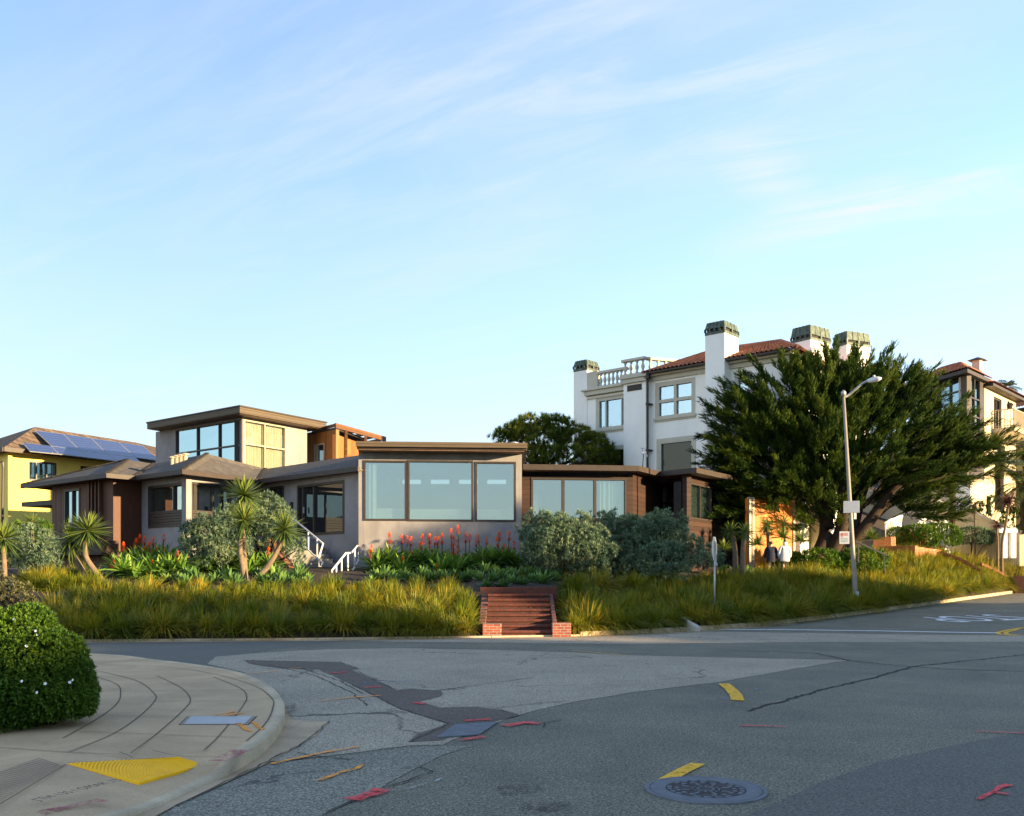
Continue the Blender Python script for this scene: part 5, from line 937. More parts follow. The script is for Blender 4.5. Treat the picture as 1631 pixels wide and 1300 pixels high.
def grass_bank():
    seg = np.hypot(*np.diff(CURB, axis=0).T); cs = np.concatenate([[0], np.cumsum(seg)])
    def at(s, t):
        i = min(int(np.searchsorted(cs, s, 'right')) - 1, len(seg) - 1); f = (s - cs[i]) / seg[i]; p = CURB[i] + (CURB[i+1] - CURB[i]) * f
        d = CURB[i+1] - CURB[i] if .25 < f < .75 else CURB[min(i+2, len(CURB)-1)] - CURB[max(i-1, 0)]; d = d / np.hypot(*d); return p[0] - d[1] * t, p[1] + d[0] * t
    todo = []; s0 = cs[2] - 2.0; s1 = cs[-3] - 1.2
    for r, t in enumerate((.36, 1.05, 1.85, 2.6, 3.4, 4.2, 4.95)):
        s = s0 + random.uniform(0, .6)
        while s < s1:
            x, y = at(s, t + random.uniform(-.16, .16)); s += (.56 if t < 1 else .7 if x < 2 else .76) * random.uniform(.85, 1.15)
            if -1.1 < x < 1.38 and t < 6: continue
            left = x < 0
            if 4 < x < 13.5 and t > 3.7: continue
            if not left and x < 4.0 and t > 3.5: continue
            if r == 0: lb, gp = (('arching grass clump in the kerb row left of the brick steps', 'kerb row of grass left of the steps') if left else ('arching grass clump in the kerb row between the brick steps and the street lamp', 'kerb row of grass right of the steps') if x < 13 else ('arching grass clump in the kerb row uphill of the street lamp', 'kerb row of grass uphill of the lamp'))
            else: lb, gp = (('golden green grass clump on the bank left of the brick steps', 'grass clumps on the left bank') if left else ('golden green grass clump on the bank between the brick steps and the street lamp', 'grass clumps on the right bank') if x < 13 else ('golden green grass clump on the bank uphill of the street lamp', 'grass clumps uphill of the lamp'))
            if math.hypot(x - 5.55, y - 28.1) < .7: continue
            todo.append((x, y, (.8 if left and t > 3.5 else .95 if t > 3 else 1.02) * (1.05 if left else 1.2), lb, gp))
    todo.sort(key=lambda q: math.hypot(q[0], q[1]) - (30 if 'kerb row' in q[3] else 0)); V, Q, T, n = [], [], [], 0
    for x, y, k, lb, gp in todo[:246]: grass_at(random.choice(GM), x, y, k, lb, gp)
    for x, y, k, lb, gp in todo[246:]:          # the far rows on the bank as one mass
        me = random.choice(GM); v = np.empty(len(me.vertices) * 3, np.float32); me.vertices.foreach_get('co', v); v = v.reshape(-1, 3); f = np.empty(len(me.loops), np.int32); me.loops.foreach_get('vertex_index', f); tt = np.empty(len(v), np.float32); me.attributes['tint'].data.foreach_get('value', tt)
        a = random.uniform(0, 6.28); k *= random.uniform(.78, 1.15); co, si = math.cos(a) * k * 1.12, math.sin(a) * k * 1.12; w = np.stack([v[:, 0] * co - v[:, 1] * si + x, v[:, 0] * si + v[:, 1] * co + y, v[:, 2] * k + gz(x, y)], 1); V.append(w); Q.append(f.reshape(-1, 4) + n); T.append(np.clip(tt + random.uniform(-.2, .2), 0, 1)); n += len(v)
    tag(mesh_np('grass', np.concatenate(V), np.concatenate(Q), M['grass'], None, np.concatenate(T)), 'long grass mass covering the upper slope uphill of the street lamp', 'grass', kind='stuff')
    for px, py, Y in ((1540, 884, 46), (1552, 880, 47), (1566, 879, 47.5), (1580, 882, 47.5), (1594, 886, 47.6), (1609, 890, 47.8), (1625, 896, 48.2), (1560, 890, 46), (1575, 894, 46.3), (1590, 899, 46.6), (1604, 904, 47), (1620, 908, 47.6), (1545, 893, 45.5), (1612, 881, 50), (1628, 884, 50), (1596, 877, 50)):
        p = settle(px, py + 14, Y, 2.5); grass_at(random.choice(GD), p.x, p.y, 1.3, 'pale golden grass clump beside the stepped brick edging below the round hedges', 'golden grass by the brick edging')
    for px, py, Y in ((60, 914, 31), (82, 912, 31.5), (104, 914, 31.5), (126, 916, 31), (45, 918, 30.5), (95, 920, 30.5), (60, 930, 29), (85, 932, 29), (110, 930, 29), (132, 929, 29.2), (72, 924, 30), (118, 922, 30), (150, 926, 30)):
        p = settle(px, py + 8, Y); grass_at(random.choice(GM), p.x, p.y, 1.0, 'dark grass clump under the wooden planter box of the grey house', 'grass clumps under the planter box')
    for px, py, Y in ((905, 893, 32.0), (928, 890, 32.3), (950, 888, 32.3), (968, 886, 32.5), (993, 886, 32.2), (1075, 887, 33.5), (1100, 890, 33.8), (1128, 892, 34.2), (1148, 894, 34.3)):
        p = settle(px, py + 16, Y); o = grass_at(random.choice(GM), p.x, p.y, .95, 'spiky grass clump in front of the grey green bushes', 'grass clumps below the grey green bushes')
grass_bank()
def rosette(n, L, Wd, e0, e1, droop, segs, prof, r0=.03, tint=None):
    a = np.arange(n) * 2.39996 + RNG.uniform(-.2, .2, n); f = np.arange(n) / n; e = np.radians(e0 + (e1 - e0) * f + RNG.uniform(-6, 6, n)); d = np.stack([np.cos(a) * np.cos(e), np.sin(a) * np.cos(e), np.sin(e)], 1)
    return blades(d * [r0, r0, 0], d, L * RNG.uniform(.8, 1.1, n), Wd, droop, segs, prof, np.clip(.15 + .6 * f + RNG.uniform(-.2, .2, n), 0, 1) if tint is None else tint)
def mesh_of(o): me = o.data; bpy.data.objects.remove(o); return me
def agaves():
    ms = [mesh_of(NP().add(rosette(30, .42, .1, 12, 82, .08, 3, (.6, 1, .75, .05), .05)).build('agave', M['agave'])) for _ in range(3)]
    zones = [([(302, 922, 1.1), (340, 928, .8), (364, 924, .95), (283, 928, .8), (322, 930, .7), (296, 931, .8), (312, 924, .8), (350, 920, .8), (375, 930, .8), (265, 928, .7), (240, 930, .7)], 'green agave rosette in front of the grey wall left of the dragon trees', 'agaves left of the dragon trees'),
             ([(434, 922, 1.1), (449, 930, .95), (476, 918, 1.1), (418, 928, .8), (463, 930, .7), (408, 920, .8), (426, 930, .8), (442, 918, .9), (470, 924, .9), (488, 926, .8), (486, 934, .7)], 'green agave rosette between the dragon trees and the stone stairs', 'agaves beside the stone stairs'),
             ([(600, 924, .95), (614, 917, .9), (644, 922, .9), (685, 926, .95), (665, 928, .7), (710, 926, .8), (590, 930, .7), (625, 926, .8), (655, 924, .8), (672, 918, .9), (698, 921, .8), (722, 920, .8), (738, 926, .8)], 'green agave rosette below the red aloe flowers and the wide windows', 'agaves below the aloes'),
             ([(771, 914, 1.1), (796, 921, .95), (820, 921, .9), (847, 913, 1.05), (872, 917, .8), (864, 929, 1.0), (775, 934, .7), (801, 935, .7), (832, 931, .7), (750, 922, .8), (885, 926, .8), (786, 908, .8), (836, 908, .8), (812, 913, .7), (858, 921, .8), (785, 925, .75), (815, 929, .8), (848, 926, .7), (882, 915, .8), (765, 924, .7)], 'green agave rosette in the bed above the brick steps', 'agaves above the brick steps'),
             ([(1022, 908, 1.15), (1042, 898, 1.1), (1065, 905, 1.1), (1049, 913, .8), (972, 911, .9), (1003, 906, .7), (1090, 910, .8), (940, 912, .8), (958, 906, .8), (990, 914, .8), (1012, 914, .8), (1033, 910, .8), (1075, 913, .8), (1108, 906, .9), (1128, 900, .9), (918, 914, .8), (900, 916, .8)], 'green agave rosette between the grey green bushes and the grass bank', 'agaves right of the bushes'),
             ([(1150, 893, .9), (1172, 899, 1.1), (1190, 897, 1.2), (1208, 898, 1.0), (1268, 890, .9), (1283, 886, .9), (1298, 888, .9), (1312, 890, 1.0), (1327, 891, .9), (1380, 884, .9), (1395, 888, .9), (1411, 890, .9)], 'green agave rosette by the path near the two people and the big tree', 'agaves near the path')]
    for pts, lb, gp in zones:
        for px, py, s in pts:
            Y = {0: 31, 1: 31.5, 2: 32, 3: 29.3, 4: 32.5, 5: 36.5}[[z[2] for z in zones].index(gp)]; p = settle(px, py, Y)
            o = bpy.data.objects.new('agave', random.choice(ms)); COL.objects.link(o); o.location = (p.x, p.y, p.z); o.rotation_euler = (random.uniform(-.12, .12), random.uniform(-.12, .12), random.uniform(0, 6)); k = s * 1.2; o.scale = (k, k, k * random.uniform(.95, 1.2)); tag(o, lb, 'agave', gp)
agaves()
def aloes():
    ros = [mesh_of(NP().add(rosette(46, .55, .055, -5, 80, .28, 4, (.7, 1, .8, .5, .05), .06)).add((lambda v: (v[0] + [.2, .05, .12], v[1], v[2]))(rosette(34, .45, .05, 0, 75, .3, 4, (.7, 1, .8, .5, .05), .05))).build('leaf_rosette', M['aloe'])) for _ in range(3)]
    f = NP(); 
    for i in range(11): k = 9; a = np.arange(k) * .7 + i * .5; e = math.radians(-35 + 10 * i); d = np.stack([np.cos(a) * math.cos(e), np.sin(a) * math.cos(e), np.full(k, math.sin(e))], 1); f.add(blades(np.stack([0*a, 0*a, np.full(k, .025 * i)], 1), d, .062 * (1 - .06 * i) + .012, .024, .0, 1, (.8, .5), np.full(k, .05 + .08 * i) + RNG.uniform(-.1, .1, k)))
    fm = mesh_of(f.build('flower_spike', M['flower'])); st = MB(); st.tube([(0, 0, -.75), (0, 0, .05)], .012, 5); sm_ = mesh_of(st.build('flower_stem', M['stem']))
    def plant(px, py, Y, s, spikes, label, group):
        p = settle(px, py, Y, 2.0); Y = p.y; t = thing('aloe_plant', label, 'aloe', p, group); o = finish(bpy.data.objects.new('leaf_rosette', random.choice(ros))); o.parent = t; o.scale = (s, s, s * 1.05); o.rotation_euler = (0, 0, random.uniform(0, 6))
        for fx, fy in spikes:
            q = P(fx, fy, Y) - p; q.y = random.uniform(-.25, .15); k = random.uniform(.85, 1.3); h = bpy.data.objects.new('flower_spike', fm); COL.objects.link(h); h.parent = t; h.location = q; h.scale = (k * 1.6, k * 1.6, k); h.rotation_euler = (random.uniform(-.1, .1), random.uniform(-.1, .1), random.uniform(0, 6)); s2 = bpy.data.objects.new('flower_stem', sm_); COL.objects.link(s2); s2.parent = h
    Z3 = lambda x, y: (540 + x / 4.333, 660 + y / 4.333); Z1 = lambda x, y: (x / 3.824, 620 + y / 3.824); Z2 = lambda x, y: (220 + x / 3.883, 630 + y / 3.883)
    def fill(bases, heads, Y, label, group, s=1.0):
        gr = {i: [] for i in range(len(bases))}
        for h in heads: gr[min(range(len(bases)), key=lambda i: (bases[i][0] - h[0]) ** 2 + .3 * (bases[i][1] - h[1]) ** 2)].append(h)
        for i, b in enumerate(bases): plant(b[0], b[1], Y + random.uniform(-.5, .5), s * random.uniform(1.3, 1.65), gr[i], label, group)
    hs = [Z3(*q) for q in ((355, 880), (432, 885), (475, 885), (498, 905), (572, 890), (558, 930), (622, 885), (625, 950), (660, 895), (680, 895), (714, 885), (775, 845), (822, 815), (790, 900), (818, 915), (790, 955), (818, 970), (876, 880), (902, 875), (945, 900), (964, 880), (1020, 895), (1105, 865), (1093, 905), (1174, 865), (1210, 925), (1140, 955), (500, 995), (555, 1025), (605, 1055), (438, 1040), (676, 1090), (785, 1020), (335, 960), (230, 945), (222, 980))]
    bs = [(598, 908), (615, 902), (634, 898), (652, 905), (668, 896), (684, 906), (700, 894), (716, 904), (733, 895), (752, 902), (770, 892), (788, 897), (806, 890), (822, 896), (640, 912), (700, 915), (726, 914)]
    fill(bs, hs, 33.5, 'aloe with orange red flower spikes below the three wide windows', 'aloes below the wide windows', 1.32)
    hs = [Z1(*q) for q in ((760, 985), (770, 1110), (830, 960), (850, 930), (880, 940), (930, 945), (988, 920), (920, 985), (965, 1010), (1008, 1015), (1050, 1055), (1080, 1045), (1060, 1130), (928, 1100), (705, 1080), (690, 1100), (668, 1130), (765, 1190), (820, 1010), (890, 1000))]
    fill([(190, 915), (205, 905), (222, 899), (238, 893), (252, 898), (266, 905), (230, 912), (213, 920), (250, 918), (272, 918)], hs, 33.0, 'aloe with orange red flower spikes in front of the brown wooden corner', 'aloes by the wooden corner', 1.35)
    hs = [Z2(*q) for q in ((557, 990), (603, 985), (688, 935), (685, 975), (680, 1035), (803, 985), (540, 1010), (735, 960))]
    fill([(330, 908), (346, 902), (362, 905), (378, 900), (398, 898), (412, 902), (392, 912), (425, 908)], hs, 33.8, 'aloe with a few red flower spikes behind the forked dragon trees', 'aloes behind the dragon trees', 1.2)
aloes()
def leaf_head(n, L, Wd, droop=.12, zmin=-.9, tinted=True):
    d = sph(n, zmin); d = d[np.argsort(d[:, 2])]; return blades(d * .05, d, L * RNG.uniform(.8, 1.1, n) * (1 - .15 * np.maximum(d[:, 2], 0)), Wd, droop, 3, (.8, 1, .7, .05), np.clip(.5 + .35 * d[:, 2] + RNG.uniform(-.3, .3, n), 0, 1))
def head_tree(name, label, cat, stems, mat, L, Wd, n=130, bark=None, r=.082, group=None, droop=.05):
    for tr_, _ in stems:
        a = tr_[0]; z = gz(a.x, a.y)
        if a.z > z + .05: tr_.insert(0, Vector((a.x, a.y, z - .1)))
    b = stems[0][0][0]; t = thing(name, label, cat, b, group)
    for trunk, k in stems:
        q = MB(); pts = smooth_line(trunk, 4); m = len(pts); q.tube(pts, [r * k * (1.25 - .45 * i / (m - 1)) for i in range(m)], 9); q.build('trunk', bark or M['bark_p'], t, smooth=True)
        V, Q, T = leaf_head(n, L * k, Wd * k, droop); c = trunk[-1]; mesh_np('leaf_crown', V + np.array(c), Q, mat, t, T)
    return t
def px_line(pts, Y): return [P(x, y, Y + (0.0)) for x, y in pts]
head_tree('dragon_tree', 'dragon tree with two curved pale trunks in front of the wooden wing', 'dragon tree', [(px_line([(143, 935), (128, 903), (116, 882), (112, 860)], 30.5), 1.0), (px_line([(170, 935), (150, 908), (137, 887), (135.5, 862), (139, 845)], 30.2), 1.0)], M['draco'], .8, .04, 260)
head_tree('dragon_tree', 'forked dragon tree with three spiky heads in front of the rounded grey green bush', 'dragon tree', [(px_line([(391, 935), (387, 905), (382.5, 875), (385, 848), (388.5, 828)], 31.0), 1.0), (px_line([(396, 934), (424, 905), (440, 880), (449, 858), (453, 842)], 30.7), 1.0), ([P(391, 934, 31.3), P(388, 880, 31.8), P(385, 830, 32), P(388.5, 789, 32)], 1.08)], M['draco'], .78, .04, 260)
def wrap(name, px, py, trunk, Y, L, label, n=100, W_=.04, mat=None, r=.07, cat='yucca', bark=None): head_tree(name, label, cat, [(px_line(trunk + [(px, py)], Y), 1.0)], mat or M['draco'], L, W_, n, bark, r)
wrap('yucca_tree', 1163.5, 846, [(1171, 893), (1170, 870)], 36.3, .48, 'left spiky yucca of the pair left of the two people', r=.1)
wrap('yucca_tree', 1187, 848, [(1183, 893), (1184, 870)], 36.0, .48, 'right spiky yucca of the pair left of the two people', r=.1)
wrap('yucca_tree', 1222, 836, [(1224, 890), (1223, 860)], 40, .52, 'slender dark yucca in front of the orange gate above the dark clothed person')
wrap('yucca_tree', 1248, 832, [(1251, 880), (1250, 858)], 40.5, .52, 'dark yucca in front of the right half of the orange gate')
for i, (px, py, lb) in enumerate(((1247, 856, 'low spiky yucca behind the hooded person'), (1275, 862, 'low spiky yucca between the hooded person and the tree trunks'), (1206, 868, 'low spiky yucca at the left of the dark clothed person'), (1388, 858, 'bright low yucca right of the big tree trunks'), (1152, 876, 'low spiky yucca beside the stop sign post'))):
    p = P(px, py, 39.6); t = thing('yucca', lb, 'yucca', p); V, Q, T = leaf_head(110, .62, .05, .15, -.1); mesh_np('leaf_crown', V + np.array(p), Q, M['draco'], t, T)
wrap('cordyline', 1606, 798, [(1596, 868), (1601, 840), (1605, 815)], 48, .62, 'tall purple cordyline leaning in front of the cream stair wall', 130, .05, M['cordy'], .06, 'cordyline')
wrap('cordyline', 1551, 811, [(1553, 842), (1552, 825)], 50, .34, 'small slender cordyline above the dark green hedge', 70, .04, M['cordy'], .04, 'cordyline')
wrap('cordyline', 1588, 835, [(1589, 862), (1588, 848)], 48.5, .4, 'short purple cordyline between the hedge and the tall cordyline', 90, .05, M['cordy'], .05, 'cordyline')
def ell_pts(n, c, r, lo=.75, zmin=-.6):
    d = sph(n, zmin); k = RNG.uniform(lo, 1.0, n)[:, None]; nn = unit(d / np.array(r)); return np.array(c) + d * np.array(r) * k, nn
def bush(name, label, cat, lobes, mat, dens, L, Wd, k=16, segs=2, prof=(.7, 1, .05), lo=.8, group=None, up=.25, stem=True, knob=0.0):
    out = NP(); base = Vector((0, 0, 0))
    for px, py, Y, rx, rz in lobes:
        c = P(px, py, Y); a, b = rx / F * Y, rz / F * Y; r = (a, a * .9, b); area = 4 * (a * a + 2 * a * b); n = int(dens * area)
        if knob:
            m = max(8, int(area * 1.5 / (knob * knob * 4))); cc, cn = ell_pts(m, c, r, .82, -.75); i = RNG.integers(0, m, n); dd = unit(sph(n) + .55 * cn[i]); pts = cc[i] + dd * knob * RNG.uniform(.75, 1.15, n)[:, None]; nn = unit(dd + [0, 0, up]); t0 = np.clip(RNG.uniform(.2, .75, m)[i] + RNG.uniform(-.15, .15, n), 0, 1)
        else:
            pts, nn = ell_pts(n, c, r, lo); nn = unit(nn + [0, 0, up]); t0 = np.clip(.5 + .25 * np.sin(pts[:, 0] * 3.1 + pts[:, 2] * 4.3) + RNG.uniform(-.25, .25, n), 0, 1)
        d = np.repeat(nn, k, 0) * .8 + unit(RNG.normal(size=(n * k, 3))); out.add(blades(np.repeat(pts, k, 0), d, L * RNG.uniform(.6, 1.2, n * k), Wd, .05, segs, prof, np.clip(np.repeat(t0, k) + RNG.uniform(-.2, .2, n * k), 0, 1)))
    px, py, Y, rx, rz = lobes[0]; g = P(px, py + rz, Y); g.z = min(g.z, gz(g.x, g.y) if curb_t(g.x, g.y)[0][0] > 0 else .13); t = thing(name, label, cat, g, group); out.build('foliage', mat, t)
    if stem:
        q = MB()
        for px, py, Y, rx, rz in lobes: c = P(px, py, Y); q.tube([(g.x, g.y, g.z - .3), (g.x * .5 + c.x * .5, g.y * .5 + c.y * .5, (g.z + c.z) / 2 - .1), tuple(c)], [.06, .05, .02], 6)
        q.build('stems', M['bark'], t)
    return t
bush('shrub', 'rounded grey green bush sprawling behind the forked dragon trees below the corner window', 'bush', [(322, 862, 34, 30, 22), (345, 845, 34, 34, 24), (372, 836, 34.5, 34, 26), (300, 872, 33.6, 14, 14), (330, 878, 33.4, 34, 16), (365, 868, 33.8, 34, 22), (310, 850, 34.2, 16, 14)], M['echium'], 58, .15, .024, 20, knob=.24)
bush('shrub', 'grey green bush between the forked dragon trees and the handrail', 'bush', [(420, 812, 35.5, 32, 20), (400, 828, 35, 36, 24), (440, 836, 35, 26, 26), (438, 858, 34.6, 22, 26), (470, 878, 34.4, 12, 18)], M['echium'], 58, .15, .024, 20, knob=.24)
bush('shrub', 'large sunlit grey green bush at the right corner of the wide window block', 'bush', [(900, 868, 32.5, 54, 40), (868, 856, 33.3, 32, 32), (862, 882, 32.4, 26, 32), (938, 876, 32.4, 38, 32), (850, 836, 34.5, 18, 18), (915, 848, 33, 30, 22)], M['echium'], 58, .15, .024, 20, knob=.24)
bush('shrub', 'blue green bush under the brown wing windows', 'bush', [(955, 842, 35, 36, 20), (1000, 856, 34.6, 52, 26), (1045, 854, 34.8, 44, 26), (1084, 868, 34.4, 26, 18), (1064, 832, 35.4, 26, 14), (1010, 878, 34, 50, 20), (950, 886, 33.6, 34, 17), (1060, 889, 33.4, 52, 15), (985, 906, 33.2, 46, 13), (1045, 908, 33, 44, 11), (930, 904, 33.2, 30, 12), (1115, 886, 34, 30, 14), (985, 834, 35.5, 22, 13)], M['echium'], 58, .15, .024, 20, knob=.24)
bush('shrub', 'grey green rounded bush at the left beside the wooden planter box', 'bush', [(52, 868, 33, 30, 24), (40, 890, 32.6, 34, 24), (66, 893, 32.6, 20, 22)], M['echium'], 58, .15, .024, 20, knob=.24)
bush('shrub', 'dark bush in front of the yellow house at the left', 'bush', [(28, 846, 40, 14, 14), (62, 840, 39, 20, 12), (70, 852, 38.5, 14, 12)], M['hedge'], 18, .2, .04)
wrap('yucca_tree', 50, 832, [(52, 870), (51, 850)], 37, .5, 'dark spiky yucca against the yellow house wall', 110)
wrap('yucca_tree', 6, 858, [(7, 905), (6, 880)], 29, .75, 'tall dark green spiky plant at the left edge', 190, .045)
bush('shrub', 'olive flowering shrub rising behind the near hedge at the left edge', 'bush', [(18, 952, 11.5, 36, 30), (-25, 942, 11.8, 50, 40), (48, 966, 11.2, 16, 22), (0, 1010, 11.4, 50, 60), (-60, 1020, 11.6, 60, 70)], M['shrubby'], 170, .055, .02, 9, lo=.55, up=.6)
def near_hedge():
    t = bush('hedge', 'dense bright green rounded hedge with white flowers at the near left corner', 'hedge', [(12, 1080, 9.6, 112, 112), (-80, 1075, 10.2, 120, 108), (60, 1108, 9.4, 92, 56), (-40, 1120, 9.2, 120, 60), (92, 1046, 9.5, 46, 42), (116, 1120, 9.35, 36, 32), (44, 992, 9.6, 44, 30), (104, 1084, 9.42, 46, 56), (60, 1070, 9.35, 70, 70)], M['hedge'], 760, .042, .018, 9, lo=.86, up=.3)
    q = NP()
    q.add(blades(np.zeros((5, 3)), np.stack([np.cos(np.arange(5) * 1.256), np.sin(np.arange(5) * 1.256), np.full(5, .35)], 1), .015, .015, .1, 2, (.5, 1, .6), np.zeros(5)))
    first = None
    for px, py in ((22, 986), (60, 1011), (42, 1029), (57, 1005), (35, 1085), (72, 1089), (111, 1087), (116, 1083), (59, 1103)):
        ro = Vector((0, 0, EYE)); best = None
        for lx, ly, LY, rx, rz in ((12, 1080, 9.6, 112, 112), (60, 1108, 9.4, 92, 56)):
            c = P(lx, ly, LY); a, b = rx / F * LY, rz / F * LY; S = Vector((1 / a, 1 / (a * .9), 1 / b)); o = Vector([(ro - c)[i] * S[i] for i in range(3)]); dd = P(px, py, 1) - ro; e = Vector([dd[i] * S[i] for i in range(3)]); A, B, C = e.dot(e), e.dot(o), o.dot(o) - 1; disc = B * B - A * C
            if disc > 0: tt = (-B - math.sqrt(disc)) / A; best = tt if best is None else min(best, tt)
        if best is None: continue
        p = ro + (P(px, py, 1) - ro) * (best - .12)
        if first is None: first = q.build('flower', M['petal'], t); f = first
        else: f = first.copy(); COL.objects.link(f)
        f.location = p; f.rotation_euler = (math.radians(70), 0, random.uniform(-.8, .8))
near_hedge()
bush('hedge', 'sunlit yellow green clipped hedge above the brick planter', 'hedge', [(1462, 856, 48.4, 34, 21), (1495, 855, 48.8, 36, 22), (1430, 858, 48.4, 20, 18)], M['hedge'], 60, .13, .04, 10, lo=.9)
bush('hedge', 'darker green rounded hedge right of the sunlit hedge', 'hedge', [(1548, 856, 50.4, 34, 17), (1576, 858, 50.4, 24, 14)], M['echium'], 50, .13, .04, 10, lo=.9)
def cypress():
    Y0 = 43.0; t = thing('cypress_tree', 'big spreading dark green cypress with several trunks behind the street lamp', 'tree', P(1330, 885, Y0)); q = MB()
    for pts, r, dy in (([(1300, 892), (1316, 850), (1314, 800), (1290, 730), (1262, 660)], .34, .6), ([(1318, 892), (1342, 835), (1338, 740), (1322, 640)], .33, -.3), ([(1335, 890), (1358, 840), (1372, 790), (1402, 700), (1440, 610)], .3, .4), ([(1342, 888), (1385, 830), (1432, 770), (1500, 710), (1540, 690)], .27, -.6), ([(1348, 886), (1395, 822), (1462, 775), (1545, 745)], .2, .9), ([(1306, 890), (1310, 830), (1290, 780), (1255, 745)], .17, .8), ([(1330, 890), (1352, 820), (1366, 740), (1372, 640), (1378, 585)], .22, 1.4)):
        n = len(pts); L_ = smooth_line([P(x, y, Y0 + dy * i / (n - 1) * 1.6) for i, (x, y) in enumerate(pts)], 5); m = len(L_); q.tube(L_, [r * (1.15 - .85 * i / (m - 1)) for i in range(m)], 9)
    rr = random.Random(5); 
    for i in range(34):
        a = P(rr.uniform(1230, 1490), rr.uniform(640, 770), Y0 + rr.uniform(-1., 1.5)); o = P(1335, 850, Y0); d = (a - o).normalized(); e = a + d * rr.uniform(1.2, 2.6) + Vector((0, rr.uniform(-1, 1), rr.uniform(-.2, .5))); q.tube([a - d * 2.0, a, e], [.06, .045, .015], 5)
    q.build('trunk', M['bark'], t, smooth=True)
    lob = [(1250, 650, 86, 58), (1325, 625, 74, 42), (1385, 645, 80, 48), (1200, 690, 66, 56), (1290, 705, 96, 66), (1400, 705, 104, 62), (1478, 712, 66, 42), (1528, 732, 56, 24), (1225, 780, 80, 34), (1470, 765, 84, 22), (1380, 775, 70, 28), (1470, 818, 48, 12), (1190, 735, 54, 44), (1492, 694, 40, 24), (1430, 648, 46, 34), (1260, 800, 66, 26), (1420, 800, 40, 14), (1205, 818, 56, 16), (1275, 832, 34, 12), (1310, 760, 80, 40), (1340, 690, 90, 60), (1324, 796, 30, 34), (1330, 830, 16, 20)]
    O = np.array(P(1335, 860, Y0)); P0, D0 = [], []
    for px, py, rx, rz in lob:
        c = P(px, py, Y0); a, b = rx / F * Y0, rz / F * Y0; n = int(15 * (a * b + a * 1.1)); r = np.array((a, min(3.2, max(1.6, a)), b)); d = sph(n); k = RNG.uniform(.15, 1, n) ** .5; p = np.array(c) + d * r * k[:, None] * .9; P0.append(p); D0.append(unit(unit((p - O) * [1, 1, .48]) + .4 * unit(d * r) + .22 * RNG.normal(size=(n, 3))))
    p, d = np.concatenate(P0), np.concatenate(D0); n = len(p); S = 34; ln = RNG.uniform(.8, 1.75, n); ct = RNG.random(n) * .55 + .1
    up = unit(np.array([0, 0, 1.0]) + .35 * RNG.normal(size=(n, 3))); sd = unit(np.cross(d, up)); uu = np.cross(sd, d); out = NP(); out.add(blades(p - d * .5, d, ln + .4, .05, .0, 2, (1, .8, .3), np.zeros(n)))
    R_ = lambda a: np.repeat(a, S, 0); f = RNG.uniform(.0, 1, n * S) ** .8; sg = RNG.choice([-1.0, 1.0], n * S) * RNG.uniform(.1, 1, n * S); N = n * S
    sp = R_(p) + R_(d) * (R_(ln) * f)[:, None] + R_(uu) * (.06 * RNG.normal(size=N))[:, None]; s2 = unit(R_(d) * .95 + R_(sd) * (sg * .62)[:, None] + R_(uu) * (.2 * RNG.normal(size=N) + .1)[:, None]); sl_ = (.52 - .2 * f) * RNG.uniform(.7, 1.3, N); tt = np.clip(R_(ct) + RNG.uniform(-.12, .12, N) + .15 * f, 0, 1)
    out.add(blades(sp, s2, sl_, .045, -.12, 2, (1, .9, .1), tt)); n2 = unit(np.cross(s2, RNG.normal(size=(N, 3)) * .5 + [0, 0, 1.0]))
    for j in range(4):
        g = .12 + .2 * j; q_ = sp + s2 * (sl_ * g)[:, None]
        for e in (-1, 1): out.add(blades(q_, s2 * .95 + n2 * e * .42 + .15 * RNG.normal(size=(N, 3)), .16 * (1.15 - .5 * g) * RNG.uniform(.7, 1.25, N), .04, -.1, 1, (1, .15), np.clip(tt + RNG.uniform(-.08, .12, N), 0, 1)))
    out.build('crown', M['cypress'], t)
cypress()
def pine():
    Y0 = 50.0; t = thing('pine_tree', 'rounded dark pine behind the grey house in front of the white house', 'tree', P(880, 800, Y0)); q = MB(); rr = random.Random(3)
    q.tube([P(880, 830, Y0), P(878, 770, Y0), P(868, 735, Y0), P(866, 700, Y0)], [.3, .26, .2, .06], 9)
    for x, y in ((800, 702), (830, 690), (850, 682), (905, 695), (940, 712), (965, 722), (920, 735), (840, 725)): a = P(872, 750, Y0); e = P(x, y, Y0 + rr.uniform(-2, 2)); q.tube([a, a.lerp(e, .5) + Vector((0, 0, -.15)), e], [.13, .09, .03], 6)
    q.build('trunk', M['bark'], t, smooth=True); P0 = []; N0 = []
    for px, py, rx, rz in ((802, 697, 22, 12), (825, 690, 30, 16), (850, 678, 34, 16), (885, 682, 34, 18), (860, 702, 50, 22), (915, 700, 40, 20), (945, 712, 32, 20), (968, 726, 18, 14), (900, 730, 70, 18), (855, 728, 50, 16), (955, 738, 26, 12)):
        c = P(px, py, Y0); a, b = rx / F * Y0, rz / F * Y0; n = int(150 * (a * b + .5 * a)); d = sph(n, -.7); k = RNG.uniform(.3, 1.08, n)[:, None] ** .5; P0.append(np.array(c) + d * np.array((a, a * 1.1, b)) * k); N0.append(unit(d * (1 / a, 1 / a, 1 / b) + [0, 0, .9]))
    p, d = np.concatenate(P0), np.concatenate(N0); n = len(p); K = 26; t0 = RNG.random(n) * .7 + .15 * np.sin(p[:, 0] * 2)
    out = NP().add(blades(np.repeat(p, K, 0), np.repeat(d, K, 0) * .9 + unit(RNG.normal(size=(n * K, 3))) * .95, .27 * RNG.uniform(.6, 1.1, n * K), .032, 0, 1, (1, .3), np.clip(np.repeat(t0, K) + RNG.uniform(-.1, .25, n * K), 0, 1))); out.build('crown', M['pine'], t)
pine()
